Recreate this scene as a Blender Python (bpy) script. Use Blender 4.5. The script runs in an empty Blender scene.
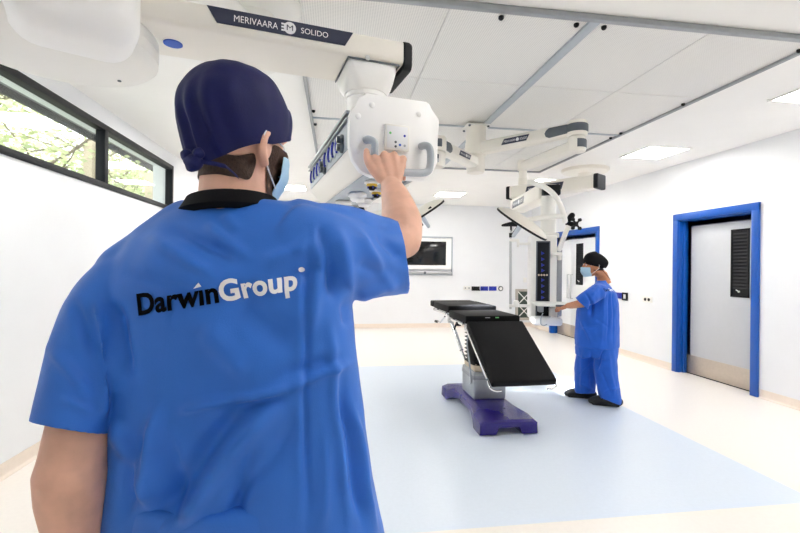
import bpy, bmesh, math, random
from mathutils import Vector, Matrix, noise
from mathutils.bvhtree import BVHTree
random.seed(7)
scene = bpy.context.scene
COL = scene.collection
PI = math.pi
V = Vector
# ------------------------------------------------------------------ survey helpers: photo sight lines -> points in the room
F = 444.0; CZ = 1.45; YAW = math.radians(8.3); ROLL = math.radians(0.6)
YCOS, YSIN = math.cos(YAW), math.sin(YAW)
RT = math.tan(ROLL)
def sight(px, py):
    x = px + (py-266.5)*RT; y = py - (px-400)*RT
    return (x-400)/F, (266.5-y)/F
def P(px, py, d):                       # standing frame of the viewer: x right, y ahead, z up
    u, v = sight(px, py); return V((u*d, d, CZ+v*d))
def W(p): return V((p[0]*YCOS+p[1]*YSIN, -p[0]*YSIN+p[1]*YCOS, p[2]))
def onZ(px, py, z):
    u, v = sight(px, py); return W(V((u, 1, 0))*((z-CZ)/v)).to_2d().to_3d() + V((0, 0, z))
def onX(px, py, X):
    u, v = sight(px, py); r = W(V((u, 1, v))); t = X/r.x; return V((X, r.y*t, CZ+v*t))
def onY(px, py, Y):
    u, v = sight(px, py); r = W(V((u, 1, v))); t = Y/r.y; return V((r.x*t, Y, CZ+v*t))
VIEW = Matrix.Rotation(-YAW, 4, 'Z')    # standing frame -> room
ID = Matrix.Identity(4)
def frame(loc, rz): return Matrix.Translation(V(loc)) @ Matrix.Rotation(rz, 4, 'Z')

# ------------------------------------------------------------------ materials
def lin(c):
    return tuple(((x/255)/12.92 if x/255 <= .04045 else ((x/255+.055)/1.055)**2.4) for x in c)
def mat(name, rgb, rough=.5, metal=0., var=.04, scale=20., bump=0., bscale=60., spec=.5, coat=0., emit=None, sheen=0.):
    m = bpy.data.materials.new(name); m.use_nodes = True
    nt = m.node_tree; b = nt.nodes['Principled BSDF']
    c = lin(rgb)
    tc = nt.nodes.new('ShaderNodeTexCoord')
    n = nt.nodes.new('ShaderNodeTexNoise'); n.inputs['Scale'].default_value = scale; n.inputs['Detail'].default_value = 3
    r = nt.nodes.new('ShaderNodeValToRGB')
    r.color_ramp.elements[0].position = .3; r.color_ramp.elements[1].position = .7
    r.color_ramp.elements[0].color = tuple(x*(1-var) for x in c)+(1,)
    r.color_ramp.elements[1].color = tuple(min(1, x*(1+var)) for x in c)+(1,)
    nt.links.new(tc.outputs['Object'], n.inputs['Vector'])
    nt.links.new(n.outputs['Fac'], r.inputs['Fac'])
    nt.links.new(r.outputs['Color'], b.inputs['Base Color'])
    b.inputs['Roughness'].default_value = rough; b.inputs['Metallic'].default_value = metal
    b.inputs['Specular IOR Level'].default_value = spec
    b.inputs['Coat Weight'].default_value = coat
    b.inputs['Sheen Weight'].default_value = sheen
    if bump:
        n2 = nt.nodes.new('ShaderNodeTexNoise'); n2.inputs['Scale'].default_value = bscale; n2.inputs['Detail'].default_value = 4
        bp = nt.nodes.new('ShaderNodeBump'); bp.inputs['Strength'].default_value = bump; bp.inputs['Distance'].default_value = .01
        nt.links.new(tc.outputs['Object'], n2.inputs['Vector'])
        nt.links.new(n2.outputs['Fac'], bp.inputs['Height']); nt.links.new(bp.outputs['Normal'], b.inputs['Normal'])
    if emit:
        b.inputs['Emission Color'].default_value = lin(emit[0])+(1,); b.inputs['Emission Strength'].default_value = emit[1]
    return m
M = {}
M['wall'] = mat('painted_wall', (236, 238, 241), .45, var=.01, scale=3)
M['ceiling'] = mat('ceiling_panel', (250, 249, 246), .5, var=.01, scale=3)
M['floor'] = mat('cream_vinyl', (246, 240, 233), .33, var=.015, scale=40)
M['mat'] = mat('pale_blue_vinyl', (222, 232, 244), .3, var=.015, scale=40)
M['skirt'] = mat('cream_skirting', (236, 223, 210), .4, var=.02)
M['white'] = mat('white_enamel', (240, 239, 234), .28, var=.008, scale=5)
M['cream'] = mat('cream_enamel', (240, 236, 227), .3, var=.008, scale=5)
M['shell'] = mat('white_plastic', (252, 252, 251), .35, var=.005, scale=5)
M['navyplate'] = mat('navy_plate', (44, 50, 74), .35, var=.05)
M['black'] = mat('black_plastic', (16, 17, 20), .5, var=.1, spec=.25)
M['blackgloss'] = mat('black_glass', (10, 12, 16), .12, var=.1)
M['charcoal'] = mat('charcoal_aluminium', (17, 20, 25), .55, var=.06, spec=.25)
M['darkgrey'] = mat('dark_grey_plastic', (84, 92, 100), .4, var=.05)
M['grey'] = mat('grey_plastic', (176, 184, 192), .4, var=.03)
M['steel'] = mat('brushed_steel', (196, 198, 200), .32, metal=.85, var=.06, scale=80)
M['chrome'] = mat('polished_chrome', (222, 222, 222), .15, metal=1., var=.02)
M['alu'] = mat('grey_aluminium', (160, 164, 168), .4, metal=.6, var=.05)
M['blue'] = mat('blue_door_frame', (3, 82, 172), .35, var=.03)
M['socketblue'] = mat('socket_blue', (14, 42, 165), .4, var=.05)
M['dotblue'] = mat('blue_label', (26, 90, 200), .5, var=.03)
M['doorleaf'] = mat('pale_grey_laminate', (196, 198, 201), .4, var=.01)
M['doorwhite'] = mat('white_laminate', (238, 240, 241), .35, var=.01)
M['kick'] = mat('satin_kick_plate', (196, 184, 170), .35, metal=.6, var=.04, scale=30)
M['yellow'] = mat('gas_yellow', (226, 190, 60), .4, var=.05)
M['green'] = mat('green_lamp', (110, 205, 120), .4, var=.03)
M['purple'] = mat('purple_paint', (30, 12, 112), .25, var=.05, coat=.15)
M['leather'] = mat('black_vinyl_pad', (8, 8, 10), .6, spec=.15, var=.1, bump=.05, bscale=200)
M['rubber'] = mat('black_rubber', (20, 20, 22), .6, var=.1)
M['tan'] = mat('beige_column_ring', (206, 190, 165), .4, var=.03)
M['scrub'] = mat('blue_scrub_cotton', (46, 114, 212), .52, var=.05, scale=9, bump=.12, bscale=420, spec=.38, sheen=.08)
M['scrubdeep'] = mat('royal_blue_scrub_cotton', (34, 96, 200), .7, var=.06, scale=9, bump=.12, bscale=300, spec=.25, sheen=.15)
M['navycap'] = mat('navy_cotton', (7, 15, 76), .6, var=.1, scale=14, bump=.12, bscale=350, spec=.3, sheen=.0)
M['blackcloth'] = mat('black_cotton', (14, 14, 18), .8, var=.1, bump=.1, bscale=300, spec=.2)
M['skin'] = mat('fair_skin', (230, 180, 156), .5, var=.07, scale=25, bump=.06, bscale=120, spec=.4)
M['skintan'] = mat('tanned_skin', (196, 134, 100), .5, var=.07, scale=30, bump=.05, bscale=120, spec=.4)
M['hair'] = mat('brown_hair', (62, 42, 32), .7, var=.3, scale=160, bump=.4, bscale=300)
M['beard'] = mat('beard_stubble', (78, 54, 42), .8, var=.3, scale=200, bump=.3, bscale=300)
M['hairblack'] = mat('black_hair', (20, 17, 17), .55, var=.2, scale=120, bump=.3, bscale=250)
M['mask'] = mat('pale_blue_mask', (178, 214, 236), .8, var=.03, scale=30, bump=.1, bscale=150)
M['loop'] = mat('white_elastic', (236, 240, 244), .8, var=.02)
M['eyewhite'] = mat('eye_white', (236, 234, 230), .25, var=.01)
M['iris'] = mat('dark_iris', (50, 34, 26), .2, var=.1)
M['textwhite'] = mat('white_print', (248, 248, 250), .6, var=.005)
M['textblack'] = mat('black_print', (2, 2, 4), .8, spec=.1, var=.05)
M['ventgreen'] = mat('dark_green_filter', (70, 84, 74), .7, var=.15)
M['ventframe'] = mat('beige_steel_frame', (186, 180, 170), .45, var=.04)
M['bark'] = mat('tree_bark', (120, 110, 92), .8, var=.2, scale=12, bump=.5, bscale=30)
M['leaf1'] = mat('spring_leaf', (200, 208, 160), .6, var=.25, scale=3)
M['leaf2'] = mat('fresh_leaf', (178, 194, 138), .6, var=.25, scale=3)
M['grass'] = mat('pale_paving', (176, 178, 168), .9, var=.25, scale=6)
M['soffit'] = mat('grey_soffit', (120, 120, 124), .6, var=.03)
M['post'] = mat('timber_post', (196, 180, 158), .6, var=.08)
M['brick'] = mat('outside_render', (220, 216, 208), .8, var=.03)
M['lamp'] = mat('light_diffuser', (255, 255, 255), .5, var=.0, emit=((255, 252, 248), 11.))
M['led'] = mat('lit_led', (255, 255, 255), .4, var=0, emit=((240, 246, 255), 6.))
# ceiling screen: fine perforated mesh, procedural
def perforated():
    m = mat('perforated_screen', (228, 227, 223), .5, var=.01)
    nt = m.node_tree; b = nt.nodes['Principled BSDF']
    tc = nt.nodes.new('ShaderNodeTexCoord'); mp = nt.nodes.new('ShaderNodeMapping'); mp.inputs['Scale'].default_value = (70, 70, 0)
    vo = nt.nodes.new('ShaderNodeTexVoronoi'); vo.inputs['Randomness'].default_value = 0
    vo.inputs['Scale'].default_value = 1
    rp = nt.nodes.new('ShaderNodeValToRGB')
    rp.color_ramp.elements[0].position = .30; rp.color_ramp.elements[0].color = lin((220, 219, 217))+(1,)
    rp.color_ramp.elements[1].position = .40; rp.color_ramp.elements[1].color = lin((240, 239, 235))+(1,)
    nt.links.new(tc.outputs['Object'], mp.inputs['Vector']); nt.links.new(mp.outputs['Vector'], vo.inputs['Vector'])
    nt.links.new(vo.outputs['Distance'], rp.inputs['Fac']); nt.links.new(rp.outputs['Color'], b.inputs['Base Color'])
    return m
M['screenmesh'] = perforated()
def glass():
    m = bpy.data.materials.new('window_glass'); m.use_nodes = True; nt = m.node_tree
    nt.nodes.remove(nt.nodes['Principled BSDF'])
    o = nt.nodes['Material Output']; t = nt.nodes.new('ShaderNodeBsdfTransparent'); g = nt.nodes.new('ShaderNodeBsdfGlossy')
    g.inputs['Roughness'].default_value = .0; mx = nt.nodes.new('ShaderNodeMixShader')
    lw = nt.nodes.new('ShaderNodeLayerWeight'); lw.inputs['Blend'].default_value = .5; pw = nt.nodes.new('ShaderNodeMath'); pw.operation = 'POWER'; pw.inputs[1].default_value = 4
    fr = nt.nodes.new('ShaderNodeMath'); fr.operation = 'MULTIPLY_ADD'; fr.inputs[1].default_value = .35; fr.inputs[2].default_value = .05
    nt.links.new(lw.outputs['Facing'], pw.inputs[0]); nt.links.new(pw.outputs[0], fr.inputs[0])
    t.inputs['Color'].default_value = (.93, .96, .95, 1)
    nt.links.new(fr.outputs[0], mx.inputs[0]); nt.links.new(t.outputs[0], mx.inputs[1]); nt.links.new(g.outputs[0], mx.inputs[2]); nt.links.new(mx.outputs[0], o.inputs['Surface'])
    return m
M['glass'] = glass()

# ------------------------------------------------------------------ mesh helpers
def nb(): return bmesh.new()
def box(bm, c, s, rot=None, bev=0., mi=0, seg=2):
    r = bmesh.ops.create_cube(bm, size=1)
    vs = r['verts']
    mx = Matrix.Translation(V(c)) @ (rot.to_4x4() if rot else ID) @ Matrix.Diagonal((s[0], s[1], s[2], 1))
    bmesh.ops.transform(bm, matrix=mx, verts=vs)
    fs = set(f for v in vs for f in v.link_faces)
    for f in fs: f.material_index = mi
    if bev:
        es = list(set(e for v in vs for e in v.link_edges))
        rr = bmesh.ops.bevel(bm, geom=es, offset=bev, segments=seg, profile=.5, affect='EDGES')
        for f in rr['faces']: f.material_index = mi
    return bm
def frm(t):
    t = t.normalized(); up = V((0, 0, 1)) if abs(t.z) < .95 else V((0, 1, 0))
    a = t.cross(up).normalized(); b = a.cross(t).normalized(); return a, b
def loft(bm, rings, cap=True, closed=True, mi=0):
    vr = [[bm.verts.new(p) for p in r] for r in rings]; n = len(vr[0])
    for i in range(len(vr)-1):
        for j in range(n if closed else n-1):
            k = (j+1) % n
            f = bm.faces.new((vr[i][j], vr[i][k], vr[i+1][k], vr[i+1][j])); f.material_index = mi
    if cap:
        f = bm.faces.new(list(reversed(vr[0]))); f.material_index = mi
        f = bm.faces.new(vr[-1]); f.material_index = mi
    return vr
def smoothpath(pts, rs, n=6):
    out = []; ro = []
    m = len(pts)
    for i in range(m-1):
        p0 = pts[max(i-1, 0)]; p1 = pts[i]; p2 = pts[i+1]; p3 = pts[min(i+2, m-1)]
        for k in range(n):
            t = k/n
            out.append(.5*((2*p1)+(p2-p0)*t+(2*p0-5*p1+4*p2-p3)*t*t+(3*p1-p0-3*p2+p3)*t**3))
            ro.append(rs[i]*(1-t)+rs[i+1]*t)
    out.append(pts[-1]); ro.append(rs[-1]); return out, ro
def tube(bm, pts, r, seg=14, smooth=0, cap=True, mi=0, dome=False):
    pts = [V(p) for p in pts]; rs = list(r) if hasattr(r, '__len__') else [r]*len(pts)
    if smooth: pts, rs = smoothpath(pts, rs, smooth)
    if dome:                                # rounded ends
        a = (pts[0]-pts[1]).normalized(); b = (pts[-1]-pts[-2]).normalized()
        s0 = [(pts[0]+a*rs[0]*math.sin(t), rs[0]*math.cos(t)) for t in (1.4, 1.0, .5)]
        s1 = [(pts[-1]+b*rs[-1]*math.sin(t), rs[-1]*math.cos(t)) for t in (.5, 1.0, 1.4)]
        pts = [q for q, _ in s0]+pts+[q for q, _ in s1]; rs = [q for _, q in s0]+rs+[q for _, q in s1]
    rings = []; pa = None
    for i, p in enumerate(pts):
        t = (pts[min(i+1, len(pts)-1)]-pts[max(i-1, 0)])
        if t.length < 1e-9: t = V((0, 0, 1))
        t.normalize()
        if pa is None: a, b = frm(t)
        else:
            a = pa-t*pa.dot(t)
            a = a.normalized() if a.length > 1e-6 else frm(t)[0]
            b = t.cross(a).normalized()*-1
            b = a.cross(t).normalized()
        pa = a
        rings.append([p+(a*math.cos(2*PI*j/seg)+b*math.sin(2*PI*j/seg))*rs[i] for j in range(seg)])
    loft(bm, rings, cap, mi=mi); return bm
def cyl(bm, p0, p1, r, seg=24, mi=0, r1=None, bev=0.):
    p0, p1 = V(p0), V(p1); r1 = r if r1 is None else r1
    if bev:
        d = (p1-p0).normalized()
        return tube(bm, [p0, p0+d*1e-5, p0+d*bev, p1-d*bev, p1-d*1e-5, p1], [r-bev, r-bev*.9, r, r1, r1-bev*.9, r1-bev], seg, mi=mi)
    return tube(bm, [p0, p1], [r, r1], seg, mi=mi)
def lathe(bm, prof, o=(0, 0, 0), axis=(0, 0, 1), seg=32, mi=0):
    o = V(o); ax = V(axis).normalized(); a, b = frm(ax)
    rings = [[o+ax*z+(a*math.cos(2*PI*j/seg)+b*math.sin(2*PI*j/seg))*max(r, 1e-4) for j in range(seg)] for r, z in prof]
    loft(bm, rings, True, mi=mi); return bm
def prism(bm, poly, mx, depth, mi=0, bev=0.):      # poly in local xy, extruded along local z
    n0 = [bm.verts.new(mx @ V((x, y, 0))) for x, y in poly]; n1 = [bm.verts.new(mx @ V((x, y, depth))) for x, y in poly]
    fs = [bm.faces.new(list(reversed(n0))), bm.faces.new(n1)]; n = len(poly)
    for i in range(n): fs.append(bm.faces.new((n0[i], n0[(i+1) % n], n1[(i+1) % n], n1[i])))
    for f in fs: f.material_index = mi
    if bev:
        es = [e for e in fs[1].edges]
        bmesh.ops.bevel(bm, geom=es, offset=bev, segments=2, profile=.5, affect='EDGES')
    return bm
def ell(bm, c, r, rot=None, u=20, v=14, mi=0):
    q = bmesh.ops.create_uvsphere(bm, u_segments=u, v_segments=v, radius=1)
    mx = Matrix.Translation(V(c)) @ (rot.to_4x4() if rot else ID) @ Matrix.Diagonal((r[0], r[1], r[2], 1))
    bmesh.ops.transform(bm, matrix=mx, verts=q['verts'])
    for f in set(f for v_ in q['verts'] for f in v_.link_faces): f.material_index = mi
    return bm
WM = {}                                     # world matrices of roots
def thing(name, label, cat, loc, rz=0., group=None):
    o = bpy.data.objects.new(name, None); COL.objects.link(o); o.empty_display_size = .1
    o.location = loc; o.rotation_euler = (0, 0, rz); WM[o] = frame(loc, rz)
    tag(o, label, cat, group); return o
def tag(o, label=None, cat=None, group=None, kind=None):
    if label: o['label'] = label
    if cat: o['category'] = cat
    if group: o['group'] = group
    if kind: o['kind'] = kind
    return o
def obj(name, bm, mats, parent=None, fr=ID, ang=40, label=None, world=None):
    """link bm (given in frame fr of the room) as one mesh object under parent"""
    me = bpy.data.meshes.new(name)
    base = WM[parent] if parent is not None else (world if world is not None else ID)
    bmesh.ops.transform(bm, matrix=base.inverted() @ fr, verts=bm.verts)
    bmesh.ops.recalc_face_normals(bm, faces=bm.faces)
    bm.to_mesh(me); bm.free()
    for m in (mats if isinstance(mats, (list, tuple)) else [mats]): me.materials.append(M[m] if isinstance(m, str) else m)
    for p in me.polygons: p.use_smooth = True
    me.set_sharp_from_angle(angle=math.radians(ang))
    o = bpy.data.objects.new(name, me); COL.objects.link(o)
    if parent is not None: o.parent = parent
    else: o.matrix_world = base
    WM[o] = base
    if label: o['label'] = label
    return o
def struct(name, bm, mats, ang=30):
    o = obj(name, bm, mats, ang=ang); o['kind'] = 'structure'; return o
def copy_tree(o, parent=None, loc=None, rz=None):
    c = o.copy(); COL.objects.link(c); c.parent = parent
    if loc is not None: c.location = loc
    if rz is not None: c.rotation_euler = (0, 0, rz)
    for ch in list(o.children): copy_tree(ch, c)
    return c
def evaluated(bm, mods):
    """run generated modifiers over a bmesh and return the result as a new bmesh"""
    me = bpy.data.meshes.new('work'); bm.to_mesh(me); bm.free()
    o = bpy.data.objects.new('work', me); COL.objects.link(o)
    for typ, kw in mods:
        m = o.modifiers.new('m', typ)
        for k, v in kw.items(): setattr(m, k, v)
    dg = bpy.context.evaluated_depsgraph_get(); dg.update()
    ev = o.evaluated_get(dg); em = bpy.data.meshes.new_from_object(ev)
    out = nb(); out.from_mesh(em)
    bpy.data.objects.remove(o); bpy.data.meshes.remove(me); bpy.data.meshes.remove(em)
    return out
def fuse(bm, voxel, it=4, fac=.5):
    bmesh.ops.recalc_face_normals(bm, faces=bm.faces)
    return evaluated(bm, [('REMESH', dict(mode='VOXEL', voxel_size=voxel)), ('SMOOTH', dict(iterations=it, factor=fac))])
def text_bm(s, size, offset=0., extrude=.0, align='LEFT', shear=0., spacing=1.):
    cu = bpy.data.curves.new('t', 'FONT'); cu.body = s; cu.size = size; cu.offset = offset; cu.extrude = extrude; cu.align_x = align; cu.shear = shear
    cu.space_character = spacing; cu.resolution_u = 4
    o = bpy.data.objects.new('t', cu); COL.objects.link(o)
    dg = bpy.context.evaluated_depsgraph_get(); dg.update()
    em = bpy.data.meshes.new_from_object(o.evaluated_get(dg)); bm = nb(); bm.from_mesh(em)
    bpy.data.objects.remove(o); bpy.data.curves.remove(cu); bpy.data.meshes.remove(em)
    return bm
def width(bm): xs = [v.co.x for v in bm.verts]; return min(xs), max(xs)
def dice(bm, L, n=5):
    bmesh.ops.triangulate(bm, faces=bm.faces)
    for _ in range(n):
        es = [e for e in bm.edges if e.calc_length() > L]
        if not es: break
        bmesh.ops.subdivide_edges(bm, edges=es, cuts=1); bmesh.ops.triangulate(bm, faces=bm.faces)
# ------------------------------------------------------------------ camera
cam = bpy.data.cameras.new('camera'); cam.sensor_width = 36; cam.lens = F/800*36; cam.clip_start = .05
co = bpy.data.objects.new('camera', cam); COL.objects.link(co)
co.matrix_world = Matrix.Translation((0, 0, CZ)) @ Matrix.Rotation(-YAW, 4, 'Z') @ Matrix.Rotation(PI/2, 4, 'X') @ Matrix.Rotation(ROLL, 4, 'Z')
scene.camera = co
# ------------------------------------------------------------------ room shell
XL, XR, YB, YF, H, T = -2.2, 4.8, 10.4, -2.3, 2.94, .25
def wall_with_holes(name, axis, at, out, lo, hi, holes):
    """wall along Y at X = at (axis 'X') with rectangular holes (a0,a1,z0,z1); out = direction of thickness"""
    bm = nb()
    cuts = sorted(set([lo, hi]+[h[0] for h in holes]+[h[1] for h in holes]))
    for a0, a1 in zip(cuts, cuts[1:]):
        zs = [(0, H)]
        for h in holes:
            if h[0] <= a0 and h[1] >= a1:
                zs = ([(0, h[2])] if h[2] > .01 else []) + [(h[3], H)]
        for z0, z1 in zs:
            c = (at+out*T/2, (a0+a1)/2, (z0+z1)/2); s = (T, a1-a0, z1-z0)
            box(bm, c, s)
    bmesh.ops.remove_doubles(bm, verts=bm.verts, dist=1e-4)
    return struct(name, bm, 'wall')
D1 = (4.5, 5.64, 0, 2.15); D2 = (7.62, 9.32, 0, 2.15)
WIN = (-.75, 6.42, 2.17, 2.78)
wall_with_holes('wall_left', 'X', XL, -1, YF, YB, [WIN])
wall_with_holes('wall_right', 'X', XR, 1, YF, YB, [D1, D2])
bm = nb(); box(bm, ((XL+XR)/2, YB+T/2, H/2), (XR-XL+2*T, T, H)); struct('wall_back', bm, 'wall')
bm = nb(); box(bm, ((XL+XR)/2, YF-T/2, H/2), (XR-XL+2*T, T, H)); struct('wall_front', bm, 'wall')
# floor with the pale blue inlaid field
bm = nb()
mx0, mx1, my0, my1 = -.75, 3.02, 2.38, 6.42
xs = [XL-T, mx0, mx1, XR+T+1.2]; ys = [YF-T, my0, my1, YB+T]
g = [[bm.verts.new((x, y, 0)) for y in ys] for x in xs]
for i in range(3):
    for j in range(3):
        f = bm.faces.new((g[i][j], g[i+1][j], g[i+1][j+1], g[i][j+1])); f.material_index = 1 if (i == 1 and j == 1) else 0
r = bmesh.ops.extrude_face_region(bm, geom=bm.faces[:]); bmesh.ops.translate(bm, vec=(0, 0, -.1), verts=[e for e in r['geom'] if isinstance(e, bmesh.types.BMVert)])
struct('floor', bm, ['floor', 'mat'])
# ceiling with fine panel joints
bm = nb(); box(bm, ((XL+XR)/2, (YB+YF)/2, H+.06), (XR-XL+2*T, YB-YF+2*T, .12)); struct('ceiling', bm, 'ceiling')
def skirting(name, p0, p1, n):
    bm = nb(); p0, p1, n = V(p0), V(p1), V(n)
    prof = [(0, .1), (.006, .1), (.006, .035), (.012, .018), (.03, .004), (.03, 0), (0, 0)]
    loft(bm, [[p+n*a+V((0, 0, z)) for a, z in prof] for p in (p0, p1)]); struct(name, bm, 'skirt')
skirting('baseboard_back', (XL, YB, 0), (XR, YB, 0), (0, -1, 0))
skirting('baseboard_left', (XL, YF, 0), (XL, YB, 0), (1, 0, 0))
def rskirt(name, y0, y1): skirting(name, (XR, y0, 0), (XR, y1, 0), (-1, 0, 0))
rskirt('baseboard_right', YF, D1[0]-.1); rskirt('baseboard_right.001', D1[1]+.1, D2[0]-.1); rskirt('baseboard_right.002', D2[1]+.1, YB)

# ------------------------------------------------------------------ doors
def door(name, D, double):
    root = bpy.data.objects.new(name, None); COL.objects.link(root); root.location = (XR, (D[0]+D[1])/2, 0); root['kind'] = 'structure'
    root['label'] = 'pale grey single door leaf set in a blue frame with steel kick plate' if not double else 'white double door in a blue frame behind the person at the far pendant'
    WM[root] = frame(root.location, 0)
    y0, y1, z1 = D[0], D[1], D[3]
    bm = nb()
    for y, s in ((y0, -1), (y1, 1)):                    # jamb: architrave, stop and reveal
        box(bm, (XR-.015, y+s*.035, z1/2+.03), (.03, .09, z1+.06), bev=.004)
        box(bm, (XR+.06, y-s*.012, z1/2), (.14, .024, z1), bev=.003)
        box(bm, (XR+.075, y-s*.034, z1/2), (.06, .026, z1), bev=.003)
        box(bm, (XR+.14, y-s*.05, z1/2), (.05, .1, z1), bev=.003)
    box(bm, (XR-.015, (y0+y1)/2, z1+.035), (.032, y1-y0+.16, .09), bev=.004)
    box(bm, (XR+.06, (y0+y1)/2, z1-.012), (.14, y1-y0, .024), bev=.003)
    box(bm, (XR+.14, (y0+y1)/2, z1-.05), (.05, y1-y0, .1), bev=.003)
    obj('door_frame', bm, 'blue', root)
    xf = XR+.115
    leaves = [(y0+.04, y1-.04)] if not double else [(y0+.04, 8.727), (8.733, y1-.04)]
    for k, (a, b) in enumerate(leaves):
        bm = nb(); box(bm, (xf+.024, (a+b)/2, (z1-.02)/2+.008), (.048, b-a, z1-.05), bev=.003)
        lf = obj('door_leaf', bm, 'doorwhite' if double else 'doorleaf', root)
        bm = nb(); box(bm, (xf-.002, (a+b)/2, .135), (.006, b-a-.004, .25), bev=.001)
        obj('kick_plate', bm, 'kick', lf)
        bm = nb(); box(bm, (xf+.01, (a+b)/2, .006), (.04, b-a, .011)); obj('threshold_seal', bm, 'black', lf)
        if not double or k == 0:
            vy = a+.245 if not double else b-.33
            zc, hh, ww = 1.535, .84, .25
            bm = nb()
            for s in (-1, 1):
                box(bm, (xf-.006, vy+s*(ww/2-.012), zc), (.014, .024, hh), bev=.002)
                box(bm, (xf-.006, vy, zc+s*(hh/2-.012)), (.014, ww, .024), bev=.002)
            box(bm, (xf-.001, vy, zc), (.006, ww-.03, hh-.03))
            for q in range(17):
                box(bm, (xf-.006, vy, zc+hh/2-.055-q*.042), (.004, ww-.06, .027), rot=Matrix.Rotation(.5, 3, 'Y'), mi=1)
            vp = obj('vision_panel', bm, ['black', 'charcoal'], lf, label='black louvred vision panel')
            bm = nb(); cyl(bm, (xf-.012, vy, zc-hh/2+.07), (xf-.024, vy, zc-hh/2+.07), .012, 14)
            box(bm, (xf-.022, vy+.018, zc-hh/2+.082), (.008, .04, .014), rot=Matrix.Rotation(.5, 3, 'X'), bev=.003)
            obj('lever', bm, 'white', lf)
        if double:
            hy = b-.07 if k == 0 else a+.07
            bm = nb(); tube(bm, [(xf-.002, hy, .82), (xf-.045, hy, .82), (xf-.045, hy, 1.32), (xf-.002, hy, 1.32)], .011, 10); obj('pull_handle', bm, 'steel', lf)
    # dim lobby behind the door so the gap under the leaf is closed
    return root
door('door_1', D1, False); door('door_2', D2, True)

# ------------------------------------------------------------------ ribbon window
root = bpy.data.objects.new('window_1', None); COL.objects.link(root); root.location = (XL, (WIN[0]+WIN[1])/2, WIN[2]); root['kind'] = 'structure'; WM[root] = frame(root.location, 0)
bm = nb(); fx = XL-.03
y0, y1, z0, z1 = WIN; fw = .055
box(bm, (fx, (y0+y1)/2, z0+fw/2), (.09, y1-y0, fw), bev=.004); box(bm, (fx, (y0+y1)/2, z1-fw/2), (.09, y1-y0, fw), bev=.004)
for y in (y0+fw/2, y1-fw/2): box(bm, (fx, y, (z0+z1)/2), (.09, fw, z1-z0), bev=.004)
mull = [y1-1.78*k for k in (1, 2, 3)]
obj('window_frame', bm, 'charcoal', root, label='black aluminium window frame')
for y in mull:
    bm = nb(); box(bm, (fx, y, (z0+z1)/2), (.085, .07, z1-z0-.02), bev=.004); obj('mullion', bm, 'charcoal', root)
edges = [y0]+sorted(mull)+[y1]
for a, b in zip(edges, edges[1:]):
    bm = nb(); box(bm, (fx-.01, (a+b)/2, (z0+z1)/2), (.008, b-a-.05, z1-z0-.08)); obj('pane', bm, 'glass', root)
bm = nb()
box(bm, (XL-.16, (y0+y1)/2, z0-.008), (.19, y1-y0, .016), bev=.003)
obj('window_sill', bm, 'charcoal', root)

# ------------------------------------------------------------------ outside the window
bm = nb(); box(bm, (-14, 5, -.3), (22.8, 40, .1)); o = struct('ground', bm, 'grass')
t = thing('roof_overhang', 'grey overhanging soffit seen through the top of the ribbon window', 'soffit', (XL-T-.55, 3.5, 3.35))
bm = nb(); box(bm, (XL-T-.55, 4.5, 3.40), (1.1, 14, .1), bev=.01); obj('soffit_board', bm, 'soffit', t)
bm = nb(); box(bm, (XL-T-1.12, 4.5, 3.36), (.05, 14, .18), bev=.01); obj('fascia', bm, 'charcoal', t)
for (px, py, lab) in ((90, 170, 'pale timber post outside the nearer window pane'), (155, 190, 'broad pale timber post outside the farther window pane')):
    p = onX(px, py, -3.9)
    bm = nb(); w = .14 if px < 100 else .3
    box(bm, (0, 0, 1.6), (w, w, 3.6), bev=.01); box(bm, (0, 0, -.2), (w*1.5, w*1.5, .06), bev=.01)
    o = obj('timber_post', bm, 'post', world=frame((p.x, p.y, 0), 0), fr=frame((p.x, p.y, 0), 0)); tag(o, lab, 'post')
def tree(loc, h, lm, label, seed, nleaf=9000):
    rnd = random.Random(seed)
    t = thing('tree', label, 'tree', loc, 0, 'trees beyond the ribbon window')
    fr = frame(loc, 0); bm = nb(); tips = []
    def grow(p, d, L, r, lev):
        pts = [p]; q = p
        for k in range(3):
            d = (d+V((rnd.uniform(-1, 1), rnd.uniform(-1, 1), rnd.uniform(-.3, .6)))*.22).normalized(); q = q+d*L/3; pts.append(q)
        tube(bm, pts, [r, r*.85, r*.7, r*.55], 6 if lev else 10)
        tips.extend(pts[1:])
        if lev < 3:
            for k in range(4 if lev else 6):
                a = rnd.uniform(0, 2*PI); nd = (d*.5+V((math.cos(a), math.sin(a), rnd.uniform(-.1, .7)))).normalized()
                grow(pts[rnd.choice((1, 2, 3))], nd, L*rnd.uniform(.5, .7), r*.5, lev+1)
    grow(V((0, 0, -.3)), V((0, 0, 1)), h*.55, .13, 0)
    obj('trunk', bm, 'bark', t, fr)
    bm = nb()
    for k in range(nleaf):
        c = rnd.choice(tips)+V([rnd.gauss(0, .40) for _ in range(3)])
        if c.z < .5: continue
        n = V([rnd.gauss(0, 1) for _ in range(3)]).normalized(); a, b = frm(n); s = rnd.uniform(.035, .065)
        bm.faces.new([bm.verts.new(c+a*s*x+b*s*.6*y) for x, y in ((-1, 0), (0, -1), (1, 0), (0, 1))])
    obj('foliage', bm, lm, t, fr)
tree((-6.2, 8.4, 0), 5.6, 'leaf1', 'pale spring tree outside the nearer window pane', 3)
tree((-7.6, 11.6, 0), 6.2, 'leaf2', 'leafy green tree between the two timber posts outside', 5)
tree((-6.0, 14.6, 0), 6.0, 'leaf1', 'light green tree outside behind the broad timber post', 8)
tree((-8.2, 18.2, 0), 6.6, 'leaf2', 'taller tree farthest off beyond the far end of the window', 11)
tree((-6.6, 4.6, 0), 5.2, 'leaf2', 'green tree outside at the cropped near end of the window', 13)

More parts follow.
